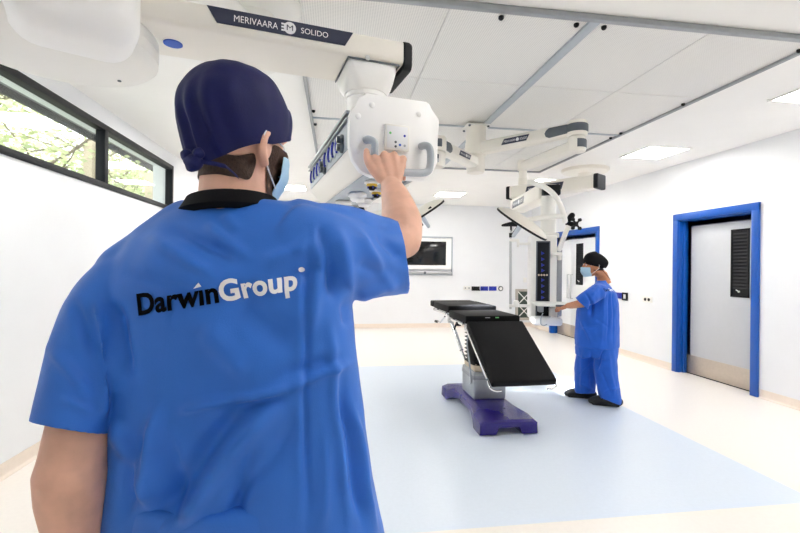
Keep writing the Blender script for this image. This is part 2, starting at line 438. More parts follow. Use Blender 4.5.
# ------------------------------------------------------------------ laminar flow canopy on the ceiling
CX0, CX1, CY0, CY1 = -.25, 3.08, 2.42, 6.42
cxm = (CX0+CX1)/2+.1
bm = nb(); zc = H-.012
def strip(bm, x0, x1, y0, y1, z0, z1, bev=.002, mi=0): box(bm, ((x0+x1)/2, (y0+y1)/2, (z0+z1)/2), (abs(x1-x0), abs(y1-y0), abs(z1-z0)), bev=bev, mi=mi)
cr = thing('laminar_flow_canopy', 'large perforated air canopy in the ceiling with steel edge trim', 'air canopy', ((CX0+CX1)/2, (CY0+CY1)/2, H))
xsp = [CX0, (CX0+cxm)/2, cxm, (cxm+CX1)/2, CX1]; ysp = [CY0, 3.42, 4.5, 5.5, CY1]
for i in range(4):
    for j in range(4):
        bm = nb(); strip(bm, xsp[i]+.003, xsp[i+1]-.003, ysp[j]+.003, ysp[j+1]-.003, H-.014, H-.004, .0015)
        obj('screen_panel', bm, 'screenmesh', cr)
bm = nb()
for x in (CX0, CX1): strip(bm, x-.014, x+.014, CY0-.015, CY1+.015, H-.034, H-.001, .003)
for y, w in ((CY0, .018), (CY1, .014)): strip(bm, CX0-.015, CX1+.015, y-w, y+w, H-.036, H-.001, .003)
obj('edge_trim', bm, 'alu', cr)
bm = nb(); strip(bm, cxm-.035, cxm+.035, CY0, CY1, H-.03, H-.005, .004); strip(bm, CX0, CX1, 4.485, 4.515, H-.026, H-.005, .004)
obj('divider_bar', bm, 'grey', cr)
for (x, y) in ((cxm-.09, 2.50), (cxm+.09, 2.50), (CX1-.03, 2.55), (CX1-.03, 3.55), (CX1-.03, 4.42), (CX1-.03, 4.6), (CX0+.03, 4.3), (CX0+.03, 4.7), (.95, 2.5)):
    bm = nb(); lathe(bm, [(.016, 0), (.016, -.012), (.01, -.02), (.002, -.022)], (x, y, H-.014), seg=12); obj('fixing_knob', bm, 'black', cr)

# ------------------------------------------------------------------ ceiling lights
LP = [(4.02, 5.15, .5, 'square ceiling light between the air canopy and the right-hand door'),
      (4.02, 3.1, .5, 'ceiling light cut off by the right edge of the photo'),
      (3.6, 7.25, .5, 'ceiling light above the far equipment pendant'),
      (2.3, 8.85, .56, 'ceiling light near the back wall above the wall screen'),
      (-.85, 8.7, .56, 'ceiling light near the back wall seen beside the near person\'s mask'),
      (-1.25, 7.25, .5, 'ceiling light hidden behind the near person\'s cap, farther one'),
      (-1.25, 5.15, .5, 'ceiling light hidden behind the near person\'s cap, nearer one'),
      (-1.5, 2.75, .5, 'ceiling light hidden above the joint of the near pendant'),
      (4.02, 1.0, .5, 'ceiling light to the right of the camera outside the frame'),
      (1.4, .55, .5, 'unseen ceiling light added over the camera to brighten the near person')]  # last panel is an unseen addition, brightening the near person and console
def clight(label):
    t = thing('ceiling_light', label, 'ceiling light', (0, 0, H), 0, 'recessed ceiling light panels')
    bm = nb(); s = .29
    for a in (-1, 1):
        box(bm, (a*(s-.012), 0, H-.006), (.024, 2*s, .012), bev=.002); box(bm, (0, a*(s-.012), H-.006), (2*s-.048, .024, .012), bev=.002)
    obj('light_frame', bm, 'white', t)
    bm = nb(); box(bm, (0, 0, H-.004), (2*s-.05, 2*s-.05, .006)); obj('diffuser', bm, 'lamp', t)
    return t
l0 = clight(LP[0][3])
for i, (x, y, s, lab) in enumerate(LP):
    o = l0 if i == 0 else copy_tree(l0)
    o.location = (x, y, H); o['label'] = lab

# ------------------------------------------------------------------ wall fittings
# screen on the back wall
a = onY(396, 275, YB); b = onY(452.5, 237, YB)
cx, w, z0, z1 = (a.x+b.x)/2, b.x-a.x, a.z, b.z
t = thing('wall_screen', 'black flat screen in a white wall housing on the back wall', 'screen', (cx, YB, z0))
bm = nb(); zc = (z0+z1)/2
for s in (-1, 1):
    box(bm, (cx+s*(w/2-.015), YB-.02, zc), (.03, .04, z1-z0), bev=.005); box(bm, (cx, YB-.02, zc+s*((z1-z0)/2-.015)), (w, .04, .03), bev=.005)
obj('outer_frame', bm, 'grey', t)
bm = nb(); box(bm, (cx, YB-.03, zc+.05), (w-.07, .05, z1-z0-.19), bev=.012); obj('bezel', bm, 'shell', t)
bm = nb(); box(bm, (cx-.03, YB-.056, zc+.06), (w-.28, .008, z1-z0-.36), bev=.002); sc_ = obj('display', bm, 'blackgloss', t)
c2 = onY(409, 255, YB)
bm = nb(); ell(bm, (c2.x, YB-.061, c2.z), (.05, .003, .035)); obj('screen_logo', bm, 'dotblue', sc_)
bm = nb(); box(bm, (cx, YB-.06, z0+.06), (w-.08, .1, .05), bev=.008); tr = obj('keyboard_shelf', bm, 'steel', t)
bm = nb(); c2 = onY(424, 273, YB); cyl(bm, (c2.x, YB-.11, z0+.06), (c2.x, YB-.13, z0+.06), .03, 16, bev=.004); obj('latch', bm, 'darkgrey', tr)
# row of outlets on the back wall
def plate(name, px, py, w, h, m, label, cat, grp=None, extra=None):
    p = onY(px, py, YB); t = thing(name, label, cat, (p.x, YB, p.z), 0, grp)
    bm = nb(); box(bm, (p.x, YB-.008, p.z), (w, .016, h), bev=.004); obj('face_plate', bm, m, t)
    if extra: extra(t, p)
    return t
def dots(t, p):
    for s in (-1, 1):
        bm = nb(); cyl(bm, (p.x+s*.045, YB-.014, p.z), (p.x+s*.045, YB-.022, p.z), .018, 12); obj('outlet', bm, 'alu', t)
plate('gas_outlet', 467, 288, .18, .09, 'white', 'white plate with two small round outlets at the left end of the row', 'outlet', None, dots)
def ledge(t, p):
    bm = nb(); prism(bm, [(-.10, -.05), (.10, -.05), (.06, .05), (-.06, .05)], Matrix.Translation((p.x, YB-.01, p.z)) @ Matrix.Rotation(PI/2, 4, 'X'), .06, bev=.006); obj('cover', bm, 'black', t)
plate('cable_cover', 475.5, 288.5, .2, .1, 'charcoal', 'dark sloping cover in the row of sockets on the back wall', 'cover', None, ledge)
def sock(t, p):
    for s in (-1, 1):
        bm = nb(); box(bm, (p.x+s*.045, YB-.018, p.z), (.075, .008, .075), bev=.002); so = obj('socket', bm, 'socketblue', t)
        bm = nb()
        for q in ((-.012, -.008), (.012, -.008), (0, .014)): box(bm, (p.x+s*.045+q[0], YB-.0225, p.z+q[1]), (.007, .003, .012))
        obj('pin_holes', bm, 'black', so)
plate('wall_socket', 484.2, 288.5, .19, .105, 'socketblue', 'left one of two blue double sockets on the back wall', 'socket', None, sock)
plate('wall_socket', 492.6, 288.5, .19, .105, 'socketblue', 'right one of two blue double sockets, beside the round outlet', 'socket', None, sock)
p = onY(500.5, 288.5, YB); t = thing('round_outlet', 'round dark-rimmed outlet at the right end of the socket row', 'outlet', (p.x, YB, p.z))
bm = nb(); lathe(bm, [(.03, .01), (.062, .0), (.062, .02), (.05, .03), (.042, .03), (.04, .012)], (p.x, YB, p.z), (0, -1, 0), 20); obj('rim', bm, 'darkgrey', t)
bm = nb(); cyl(bm, (p.x, YB, p.z), (p.x, YB-.016, p.z), .041, 16); obj('insert', bm, 'white', t)
p = onY(525, 280, YB); bm = nb(); box(bm, (p.x, YB-.008, p.z), (.09, .016, .12), bev=.004); box(bm, (p.x, YB-.018, p.z), (.035, .008, .05), bev=.003)
o = obj('light_switch', bm, 'white', fr=ID, world=frame((p.x, YB, p.z), 0)); tag(o, 'small white switch above the low air grille', 'switch')
# low level air grille
a = onY(515, 320, YB); b = onY(532.5, 289, YB); cx, w, z0, z1 = (a.x+b.x)/2, b.x-a.x, max(a.z, .13), b.z; zc = (z0+z1)/2
t = thing('air_grille', 'tall low wall grille with white crossed bars over a dark green filter', 'vent', (cx, YB, z0))
bm = nb()
for s in (-1, 1):
    box(bm, (cx+s*(w/2-.03), YB-.02, zc), (.06, .04, z1-z0), bev=.004); box(bm, (cx, YB-.02, zc+s*((z1-z0)/2-.03)), (w-.1, .04, .06), bev=.004)
obj('grille_frame', bm, 'ventframe', t)
bm = nb(); box(bm, (cx, YB-.006, zc), (w-.1, .01, z1-z0-.1)); obj('filter', bm, 'ventgreen', t)
hh = (z1-z0-.12)/2; ww = w-.12
for k in (0, 1):
    for s in (-1, 1):
        bm = nb(); z = zc+(k-.5)*hh
        d = V((s*ww, 0, hh)); box(bm, (cx, YB-.018-.004*s, z), (d.length, .008, .022), rot=Matrix.Rotation(-math.atan2(d.z, d.x), 3, 'Y')); obj('cross_bar', bm, 'white', t)
# right wall fittings
p = onX(648, 299.5, XR); t = thing('twin_outlet', 'small white plate with two dark outlets beside the single door', 'outlet', (XR, p.y, p.z))
bm = nb(); box(bm, (XR-.008, p.y, p.z), (.016, .2, .09), bev=.004); obj('face_plate', bm, 'white', t)
for s in (-1, 1):
    bm = nb(); cyl(bm, (XR-.014, p.y+s*.04, p.z), (XR-.022, p.y+s*.04, p.z), .024, 14); obj('outlet', bm, 'black', t)
p = onX(619, 295.5, XR); t = thing('wall_socket', 'blue socket on the right wall just behind the far person', 'socket', (XR, p.y, p.z))
bm = nb(); box(bm, (XR-.01, p.y+.03, p.z), (.02, .26, .1), bev=.004); so = obj('face_plate', bm, 'socketblue', t)
for s in (-1, 1):
    bm = nb(); box(bm, (XR-.022, p.y+.03+s*.06, p.z), (.006, .07, .07), bev=.002); obj('socket', bm, 'socketblue', t)
p = onX(625.5, 296.5, XR); t = thing('switch_box', 'black-rimmed white switch on the right wall next to blue socket', 'switch', (XR, p.y, p.z))
bm = nb()
for s in (-1, 1): box(bm, (XR-.012, p.y+s*.05, p.z), (.024, .03, .13), bev=.004); box(bm, (XR-.012, p.y, p.z+s*.05), (.024, .13, .03), bev=.004)
obj('rim', bm, 'black', t)
bm = nb(); box(bm, (XR-.008, p.y, p.z), (.016, .08, .08), bev=.003); obj('rocker', bm, 'white', t)
# ------------------------------------------------------------------ near equipment pendant (arm, drop tube, horizontal console)
A1 = math.radians(19.6)
pc = P(394.5, 139, 1.38)
FP = VIEW @ Matrix.Translation(pc) @ Matrix.Rotation(A1, 4, 'Z')
FPi = FP.inverted(); EYE = V((0, 0, CZ))
def onF(px, py, ax, val, Fm=None, Fi=None):      # sight line meets the plane local[ax] = val of a frame
    Fi = Fi or FPi
    u, v = sight(px, py); d = Fi.to_3x3() @ W(V((u, 1, v))); o = Fi @ EYE
    t = (val-o[ax])/d[ax]; return o+d*t
mount = W(V((-.83, 2.52, H)))
np_ = thing('equipment_pendant', 'large white ceiling pendant beside the near person, whose hand grips its console', 'equipment pendant', mount)
zA0, zA1 = 2.172-pc.z, 2.254-pc.z
arm_y0, arm_y1 = .18, .43; AC = (arm_y0+arm_y1)/2
hubx, huby = -.98, .33
# ceiling cover + upper arm
mloc = FPi @ mount
bm = nb(); zt = H-pc.z
lathe(bm, [(.0, 0), (.25, 0), (.25, -.03), (.235, -.06), (.2, -.08), (.11, -.085), (.11, -.2), (.12, -.2), (.12, -.36), (.0, -.36)], (mloc.x, mloc.y, zt), seg=40)
obj('ceiling_cover', bm, 'white', np_, FP)
bm = nb(); a = V((hubx, huby, 2.69-pc.z)); b = V((mloc.x, mloc.y, 2.69-pc.z)); d = (b-a).normalized(); n = V((-d.y, d.x, 0))
hw, hh = .11, .065
rings = []
for p, s in ((a-d*.12, .8), (a-d*.09, 1), (b+d*.10, 1), (b+d*.13, .8)):
    rings.append([p+n*hw*s*math.cos(t)*(abs(math.cos(t))**-.6 if abs(math.cos(t)) > .05 else 1)+V((0, 0, 1))*hh*s*math.sin(t) for t in [2*PI*k/24 for k in range(24)]])
loft(bm, rings); obj('upper_arm', bm, 'white', np_, FP)
# hub drum with its soft edged motor cover
bm = nb(); z0, z1 = 2.085-pc.z, 2.76-pc.z
lathe(bm, [(0, z0), (.22, z0), (.255, z0+.006), (.27, z0+.02), (.272, z0+.05), (.268, z0+.056), (.268, z0+.06), (.272, z0+.066), (.272, z0+.22), (.26, z0+.25), (.13, z0+.26), (.13, z1), (0, z1)], (hubx, huby, 0), seg=56)
hub = obj('joint_drum', bm, 'white', np_, FP)
bm = nb(); cyl(bm, (hubx+.13, huby+.145, z0+.001), (hubx+.13, huby+.145, z0-.003), .006, 12); obj('screw', bm, 'darkgrey', hub, FP)
bm = nb(); c = FPi @ W(V((-.90, 1.22, 2.275))); box(bm, c, (.30, .24, .46), bev=.075, seg=6, rot=Matrix.Rotation(.32, 3, 'Z')); obj('motor_cover', bm, 'shell', np_, FP)
# lower arm
bm = nb(); x0, x1 = hubx+.05, .092
sec = []
def rrect(y0, y1, z0, z1, r, n=5):
    pts = []
    for cy, cz, a0 in ((y1-r, z1-r, 0), (y0+r, z1-r, PI/2), (y0+r, z0+r, PI), (y1-r, z0+r, 1.5*PI)):
        for k in range(n+1): a = a0+PI/2*k/n; pts.append((cy+r*math.cos(a), cz+r*math.sin(a)))
    return pts
S0 = rrect(arm_y0, arm_y1, zA0, zA1, .018)
loft(bm, [[V((x, y, z)) for y, z in S0] for x in (x0, x1)])
arm = obj('support_arm', bm, 'cream', np_, FP)
bm = nb()
rings = []
for x, s in ((x1+.0005, 1.0), (x1+.004, 1.03), (x1+.022, 1.03), (x1+.034, .97), (x1+.040, .8)):
    rings.append([V((x, AC+(y-AC)*s, (zA0+zA1)/2-.008+(z-(zA0+zA1)/2)*(s+.22))) for y, z in S0])
loft(bm, rings); obj('arm_end_cap', bm, ['charcoal'], arm, FP, label='dark end cap of the arm')
# brand plate and lettering on the front face of the arm
yf = arm_y0
quad = [onF(px, py, 1, yf) for px, py in ((206.7, 6.3), (353, 37.2), (345, 47.5), (217, 22.4))]
zq1, zq0 = zA1-.008, zA0+.026
def atz(pa, pb, z): return pa.x+(pb.x-pa.x)*(z-pa.z)/(pb.z-pa.z)
bm = nb(); prism(bm, [(quad[3].x, zq0), (quad[2].x, zq0), (quad[1].x, zq1), (quad[0].x, zq1)], Matrix.Translation((0, yf, 0)) @ Matrix.Rotation(PI/2, 4, 'X'), .003)
obj('brand_plate', bm, 'navyplate', arm, FP)
def word(s, pl, pr, Fm, y, hgt, m, par, name='lettering', offset=.0, flip=1, squash=1.):
    """lettering between two local points pl..pr on the plane local y (facing -y)"""
    bm = text_bm(s, 1, offset); a, b = width(bm); k = (pr.x-pl.x)/(b-a)
    for v in bm.verts: v.co = V((pl.x+(v.co.x-a)*k, y, (pl.z+(pr.z-pl.z)*((v.co.x-a)/(b-a)))+v.co.y*hgt/.73))
    return obj(name, bm, m, par, Fm)
zt0 = (zq0+zq1)/2-.012
def xz(px, z): 
    p = onF(px, 25, 1, yf); return V((p.x, 0, z))
word('MERIVAARA', xz(234, zt0), xz(278, zt0), FP, yf-.0045, .022, 'textwhite', arm, 'maker_lettering', .0)
word('SOLIDO', xz(301, zt0+.002), xz(328, zt0+.002), FP, yf-.0045, .019, 'textwhite', arm, 'model_lettering', .0)
cq = xz(289.8, (zq0+zq1)/2)
bm = nb(); cyl(bm, (cq.x, yf-.003, cq.z), (cq.x, yf-.0042, cq.z), .0195, 28)
for k in range(3): box(bm, (cq.x-.021, yf-.0036, cq.z+(k-1)*.010), (.012, .0012, .005))
ro = obj('maker_roundel', bm, 'textwhite', arm, FP)
word('M', V((cq.x-.010, 0, cq.z-.009)), V((cq.x+.010, 0, cq.z-.009)), FP, yf-.0052, .019, 'navyplate', arm, 'roundel_letter', .0)
bp = FPi @ onZ(173, 43.5, 2.172)
bm = nb(); cyl(bm, (bp.x, bp.y, zA0), (bp.x, bp.y, zA0-.0025), .029, 28); obj('blue_label', bm, 'dotblue', arm, FP)
pb = onF(367.5, 58, 1, yf)
bm = nb(); cyl(bm, (pb.x, yf, pb.z), (pb.x, yf-.003, pb.z), .009, 16); box(bm, (pb.x, yf-.004, pb.z), (.012, .002, .002)); obj('screw', bm, 'steel', arm, FP)
# joint housing and drop tube
tx, ty = -.012, .305
bm = nb(); rings = []
zt = zA0+.004
for z, e, sx, sy in ((zt, 8, .09, .108), (zt-.028, 8, .09, .108), (zt-.055, 5, .088, .1), (zt-.075, 3, .086, .09), (zt-.09, 2, .080, .082)):
    rings.append([V((tx+sx*math.copysign(abs(math.cos(t))**(2/e), math.cos(t)), ty+sy*math.copysign(abs(math.sin(t))**(2/e), math.sin(t)), z)) for t in [2*PI*k/40 for k in range(40)]])
loft(bm, rings); jh = obj('joint_housing', bm, 'shell', np_, FP)
bm = nb()
for s in (-1, 1): box(bm, (tx+s*.093, ty, zt-.004-.003), (.004, .222, .005))
box(bm, (tx, ty-.111, zt-.007), (.188, .004, .005)); obj('shadow_gap', bm, 'darkgrey', jh, FP)
bm = nb(); lathe(bm, [(0, zt-.085), (.076, zt-.085), (.076, zt-.105), (.071, zt-.108), (.071, .11), (0, .11)], (tx, ty, 0), seg=40); obj('drop_tube', bm, 'shell', np_, FP)
# console body
L = .81
prof = [(-.138, -.045), (-.138, .062), (-.13, .072), (-.105, .118), (.105, .118), (.138, .07), (.138, -.045), (.085, -.108), (-.085, -.108)]
bm = nb(); loft(bm, [[V((x, y, z)) for x, z in prof] for y in (.012, L)])
bmesh.ops.bevel(bm, geom=[e for e in bm.edges if abs((e.verts[0].co-e.verts[1].co).y) > .5], offset=.012, segments=3, profile=.5, affect='EDGES')
con = obj('console', bm, 'cream', np_, FP)
bm = nb(); box(bm, (-.1395, L/2+.01, .008), (.004, L-.02, .088), bev=.001); sp = obj('socket_strip', bm, 'grey', con, FP)
bm = nb(); box(bm, (-.146, L/2+.005, .068), (.016, L-.0, .010), bev=.002); box(bm, (-.146, L/2+.005, .050), (.012, L-.0, .005), bev=.001); obj('rail', bm, 'alu', con, FP)
bm = nb(); box(bm, (.146, L/2+.005, -.05), (.016, L, .012), bev=.002); box(bm, (.075, L/2+.005, -.112), (.016, L, .010), bev=.002); obj('rail', bm, 'alu', con, FP)
bm = nb(); box(bm, (-.01, L/2+.01, -.1095), (.15, L-.03, .004), bev=.001); obj('outlet_strip', bm, 'grey', con, FP)
for px, py in ((339, 151), (335, 156.5), (331, 162), (327, 167), (322, 172), (319, 176), (316, 180), (313, 183.5)):
    p = onF(px, py, 0, -.141); p.z = .008
    bm = nb(); lathe(bm, [(.0, .0), (.029, .0), (.029, .005), (.0, .005)], (-.1405, p.y, p.z), (-1, 0, 0), 20, mi=1); tube(bm, [V((-.148, p.y+.022*math.cos(t), p.z+.024*math.sin(t))) for t in [-1.5+3.0*k/8 for k in range(9)]], .0045, 8, mi=0)
    obj('mains_socket', bm, ['socketblue', 'grey'], con, FP)
for px, py in ((343, 140), (343, 148), (325, 164.5), (325.5, 171)):
    p = onF(px, py, 0, -.141)
    bm = nb(); lathe(bm, [(.017, 0), (.017, .008), (.011, .012), (.011, .022), (.0, .022)], (-.1405, p.y, min(.04, max(-.025, p.z))), (-1, 0, 0), 16); obj('earth_pin', bm, 'darkgrey', con, FP)
for i, (px, py) in enumerate(((357.5, 193), (364.5, 199), (343.5, 201), (350.5, 206))):
    p = onF(px, py, 2, -.112); p.x = max(-.07, min(.05, p.x))
    bm = nb(); lathe(bm, [(.030, 0), (.036, -.006), (.036, -.016), (.028, -.02), (.028, -.028), (.022, -.034), (.0, -.034)], (p.x, p.y, -.111), seg=24)
    obj('gas_outlet', bm, 'shell', con, FP)
for px, py in ((372, 181), (376.5, 189.5)):
    p = onF(px, py, 2, -.112)
    bm = nb(); lathe(bm, [(.020, 0), (.026, -.004), (.026, -.010), (.019, -.012)], (p.x, p.y, -.111), seg=20, mi=3); lathe(bm, [(.017, -.011), (.019, -.018), (.014, -.02)], (p.x, p.y, -.111), seg=20, mi=0)
    lathe(bm, [(.012, -.018), (.012, -.026), (.008, -.032), (.0, -.032)], (p.x, p.y, -.111), seg=16, mi=1)
    for k in range(4): cyl(bm, (p.x+.013*math.cos(k*1.57), p.y+.013*math.sin(k*1.57), -.125), (p.x+.013*math.cos(k*1.57), p.y+.013*math.sin(k*1.57), -.138), .003, 8, mi=2)
    obj('gas_outlet', bm, ['yellow', 'black', 'socketblue', 'shell'], con, FP, label='yellow and black gas outlet')
# end plate
pl = [(-.10, .127), (.10, .127), (.112, .122), (.138, .072), (.148, .070), (.143, .03), (.143, -.06), (.128, -.098), (.098, -.125), (-.075, -.125), (-.11, -.112), (-.135, -.08), (-.146, -.04), (-.147, .05), (-.14, .075), (-.112, .105)]
bm = nb(); prism(bm, pl, Matrix.Translation((0, .012, 0)) @ Matrix.Rotation(PI/2, 4, 'X'), .024, bev=.006)
ep = obj('end_plate', bm, 'shell', np_, FP)
for px, py in ((372, 105), (419, 114), (357, 116), (352.5, 150), (419, 175), (369, 172)):
    p = onF(px, py, 1, -.012); bm = nb(); lathe(bm, [(.009, 0), (.009, .002), (.006, .004), (0, .004)], (max(-.12, min(.12, p.x)), -.012, max(-.1, min(.108, p.z))), (0, -1, 0), 16); obj('cover_screw', bm, 'shell', ep, FP)
hp = []
for px, py, y in ((366, 140, -.010), (369, 139.5, -.035), (374.5, 143, -.048), (374.5, 152, -.048), (374.5, 164, -.048), (378, 170, -.048), (386, 171.8, -.048), (404, 172.4, -.048), (420, 173, -.048), (427.5, 171.5, -.048), (430, 166, -.048), (430.5, 154, -.048), (429, 147.5, -.046), (425, 145.5, -.035), (421, 146.5, -.010)):
    hp.append(onF(px, py, 1, y))
bm = nb(); tube(bm, hp, .0115, 16, smooth=5); obj('grab_handle', bm, 'grey', np_, FP, label='light grey U-shaped grab handle')
cq = [onF(px, py, 1, -.018) for px, py in ((385, 123.5), (409, 127), (408, 152), (384.5, 149))]
x0, x1 = cq[3].x, cq[1].x; z1, z0 = cq[0].z, cq[2].z
bm = nb(); box(bm, ((x0+x1)/2, -.016, (z0+z1)/2), (x1-x0, .014, z1-z0), bev=.003); cp = obj('control_panel', bm, 'white', np_, FP)
bm = nb(); box(bm, ((x0+x1)/2, -.0232, (z0+z1)/2), (x1-x0-.012, .001, z1-z0-.012), bev=.0002); obj('keypad', bm, 'wall', cp, FP)
for px, py, m in ((390.4, 132.8, 'green'), (404.7, 136, 'socketblue'), (395.7, 142, 'darkgrey'), (395.7, 146.3, 'darkgrey'), (400, 145, 'dotblue'), (404.7, 145.8, 'grey')):
    p = onF(px, py, 1, -.024); bm = nb(); lathe(bm, [(.0038, 0), (.0036, .0012), (0, .0014)], (p.x, -.0236, p.z), (0, -1, 0), 14); obj('button', bm, m, cp, FP)

# ------------------------------------------------------------------ surgical light, ceiling hung at the canopy centre
VF = VIEW
mc = onZ(476, 127, H-.03); Wi = VIEW.inverted(); ml = Wi @ mc
st = thing('surgical_light', 'white twin surgical light hanging from the middle of the ceiling canopy', 'surgical light', (mc.x, mc.y, H))
cx, cd = ml.x, ml.y
bm = nb(); box(bm, (cx, cd, H-.036), (.25, .25, .012), bev=.003, rot=Matrix.Rotation(YAW, 3, 'Z')); fl = obj('ceiling_flange', bm, 'white', st, VF)
for a in range(4):
    q = V((cx, cd, 0))+Matrix.Rotation(YAW+PI/4+a*PI/2, 3, 'Z') @ V((.14, 0, 0)); bm = nb(); cyl(bm, (q.x, q.y, H-.04), (q.x, q.y, H-.056), .012, 10); obj('bolt', bm, 'darkgrey', fl, VF)
bm = nb(); lathe(bm, [(0, H-.04), (.105, H-.04), (.105, 2.74), (.112, 2.738), (.112, 2.61), (.095, 2.605), (.095, 2.45), (.085, 2.43), (0, 2.43)], (cx, cd, 0), seg=32)
obj('column', bm, 'cream', st, VF)
def flat_arm(name, a, b, w, h, m, par, taper=.75, lab=None):
    a, b = V(a), V(b); d = (b-a).normalized(); n = d.cross(V((0, 0, 1))).normalized(); up = n.cross(d)
    bm = nb(); rings = []
    for s, k in ((-.02, .7), (0, 1), (1, taper), (1+.03, taper*.7)):
        p = a+(b-a)*s
        rings.append([p+n*w*k*x+up*h*k*z for x, z in ((.5, .3), (.3, .5), (-.3, .5), (-.5, .3), (-.5, -.3), (-.3, -.5), (.3, -.5), (.5, -.3))])
    loft(bm, rings); return obj(name, bm, m, par, VF, label=lab), d, n, up
def arm_plate(a, b, w, par, s0, s1, h):          # dark name plate with its printed line on the camera-facing side of an arm
    a, b = V(a), V(b); d = (b-a).normalized(); n = d.cross(V((0, 0, 1))).normalized(); up = n.cross(d)
    mid = (a+b)/2
    if n.dot(-V((mid.x, mid.y, mid.z-CZ))) < 0: n = -n; 
    xax = d if d.x > 0 else -d
    m4 = Matrix((xax, up, n)).transposed().to_4x4()
    m4.translation = a+(b-a)*((s0+s1)/2)+n*w
    Lh = (b-a).length*(s1-s0)/2
    bm = nb(); prism(bm, [(-Lh, -h*.5), (Lh-.03, -h*.5), (Lh, h*.5), (-Lh+.03, h*.5)], m4, .003)
    o = obj('name_plate', bm, 'navyplate', par, VF)
    return m4, Lh
def plate_words(m4, Lh, h, par):
    for s, f0, f1 in (('MERIVAARA', -.8, .05), ('SOLIDO', .35, .85)):
        bm = text_bm(s, 1, .0); a, b = width(bm)
        for v in bm.verts: v.co = m4 @ V((Lh*f0+(v.co.x-a)/(b-a)*Lh*(f1-f0), (v.co.y-.36)*h*.42/.73, .0042))
        obj('lettering', bm, 'textwhite', par, VF)
    bm = nb(); cyl(bm, m4 @ V((Lh*.18, 0, .003)), m4 @ V((Lh*.18, 0, .0042)), h*.3, 16); obj('roundel', bm, 'textwhite', par, VF)
def elbow(c, r, z0, z1, ang, lab=None):           # rounded joint with a dark grey cover band
    bm = nb(); lathe(bm, [(0, z0), (r*.9, z0), (r, z0+.012), (r, z1-.012), (r*.9, z1), (0, z1)], (c[0], c[1], 0), seg=28); e = obj('elbow_joint', bm, 'cream', st, VF)
    zc, hh = (z0+z1)/2, (z1-z0)*.27
    bm = nb(); rings = []
    for k in range(17):
        t = ang-1.7+3.4*k/16; rr = [(r+.001, -hh), (r+.006, -hh*.8), (r+.006, hh*.8), (r+.001, hh)]
        rings.append([V((c[0]+q*math.cos(t), c[1]+q*math.sin(t), zc+z)) for q, z in rr])
    loft(bm, rings); obj('joint_cover', bm, 'darkgrey', e, VF)
# right-hand light: arm to the elbow, sprung arm back, drop tube, curved yoke, disc head
E1 = P(577, 128, 3.92)
a, b = V((cx, cd, 2.675)), V((E1.x, E1.y, 2.675))
ar, d, n, up = flat_arm('support_arm', a, b, .13, .125, 'cream', st, .9)
m4, Lh = arm_plate(a, b, .0655, ar, .32, .60, .055); plate_words(m4, Lh, .055, ar)
def end_cover(a, b, w, par, s0, s1, h):
    a, b = V(a), V(b); d = (b-a).normalized(); n = d.cross(V((0, 0, 1))).normalized(); up = n.cross(d); mid = (a+b)/2
    if n.dot(-V((mid.x, mid.y, 0))) < 0: n = -n
    m4 = Matrix((d, up, n)).transposed().to_4x4(); m4.translation = a+(b-a)*((s0+s1)/2)+n*w; Lh = (b-a).length*(s1-s0)/2
    poly = [(Lh, h*.45), (-Lh+.04, h*.45), (-Lh+.012, h*.25), (-Lh, 0), (-Lh+.012, -h*.3), (-Lh+.04, -h*.45), (Lh, -h*.3)]
    if n.dot(d.cross(up)) < 0: poly = poly[::-1]
    bm = nb(); prism(bm, poly, m4, .008, bev=.003); obj('joint_cover', bm, 'darkgrey', par, VF)
end_cover(a, b, .057, ar, .74, 1.0, .10)
elbow(E1, .088, 2.615, 2.745, math.atan2(d.y, d.x)-.5)
elbow(E1, .076, 2.475, 2.61, -.2)
F1 = P(523, 162, 4.6); F1.z = 2.50
b2 = V((E1.x, E1.y, 2.53))
flat_arm('spring_arm', b2, F1, .12, .11, 'cream', st, .8)
bm = nb(); lathe(bm, [(0, 2.56), (.05, 2.56), (.055, 2.53), (.055, 2.46), (.04, 2.45), (.04, 2.38), (.046, 2.375), (.046, 2.31), (0, 2.30)], (F1.x, F1.y, 0), seg=24); obj('drop_tube', bm, 'cream', st, VF)
def yoke(pts, r, name='yoke'):
    bm = nb(); tube(bm, pts, r, 14, smooth=5, dome=True); return obj(name, bm, 'white', st, VF)
yoke([V((F1.x, F1.y, 2.33)), P(533, 183, 4.6), P(545, 187.5, 4.6), P(555, 196, 4.6), P(562, 209, 4.6), P(565, 221, 4.6)], .028)
yoke([P(565, 216, 4.6), P(552, 216.5, 4.6), P(536, 218.5, 4.6), P(527, 220, 4.6)], .026, 'yoke_arm')
def head(c, ndir, r, name='light_head', spot=False):
    ndir = V(ndir).normalized()           # direction of the lit underside
    bm = nb(); lathe(bm, [(0, -.075), (r*.35, -.072), (r*.7, -.055), (r*.93, -.025), (r, 0), (r, .004), (0, .004)], c, ndir, 40); h = obj(name, bm, 'cream', st, VF)
    bm = nb(); lathe(bm, [(r*.9, .0), (r*1.012, -.004), (r*1.012, .014), (r*.985, .018), (r*.9, .018)], c, ndir, 40); obj('edge_ring', bm, 'black', h, VF)
    bm = nb(); lathe(bm, [(0, .004), (r*.985, .004), (r*.985, .014), (r*.6, .02), (0, .02)], c, ndir, 40); obj('lens_cover', bm, 'shell', h, VF)
    a, b = frm(ndir)
    for k in range(9):
        t = k*2*PI/8; q = V(c)+ndir*.02+(a*math.cos(t)+b*math.sin(t))*(r*.62 if k < 8 else 0)
        bm = nb(); lathe(bm, [(.03, 0), (.03, .003), (0, .004)], q, ndir, 12); obj('led_lens', bm, 'led', h, VF)
    bm = nb(); tube(bm, [V(c)+ndir*.02, V(c)+ndir*.06, V(c)+ndir*.15], [.03, .024, .02], 14, dome=True); obj('sterile_handle', bm, 'grey', h, VF)
    return h
hc = P(522, 223.5, 4.6)
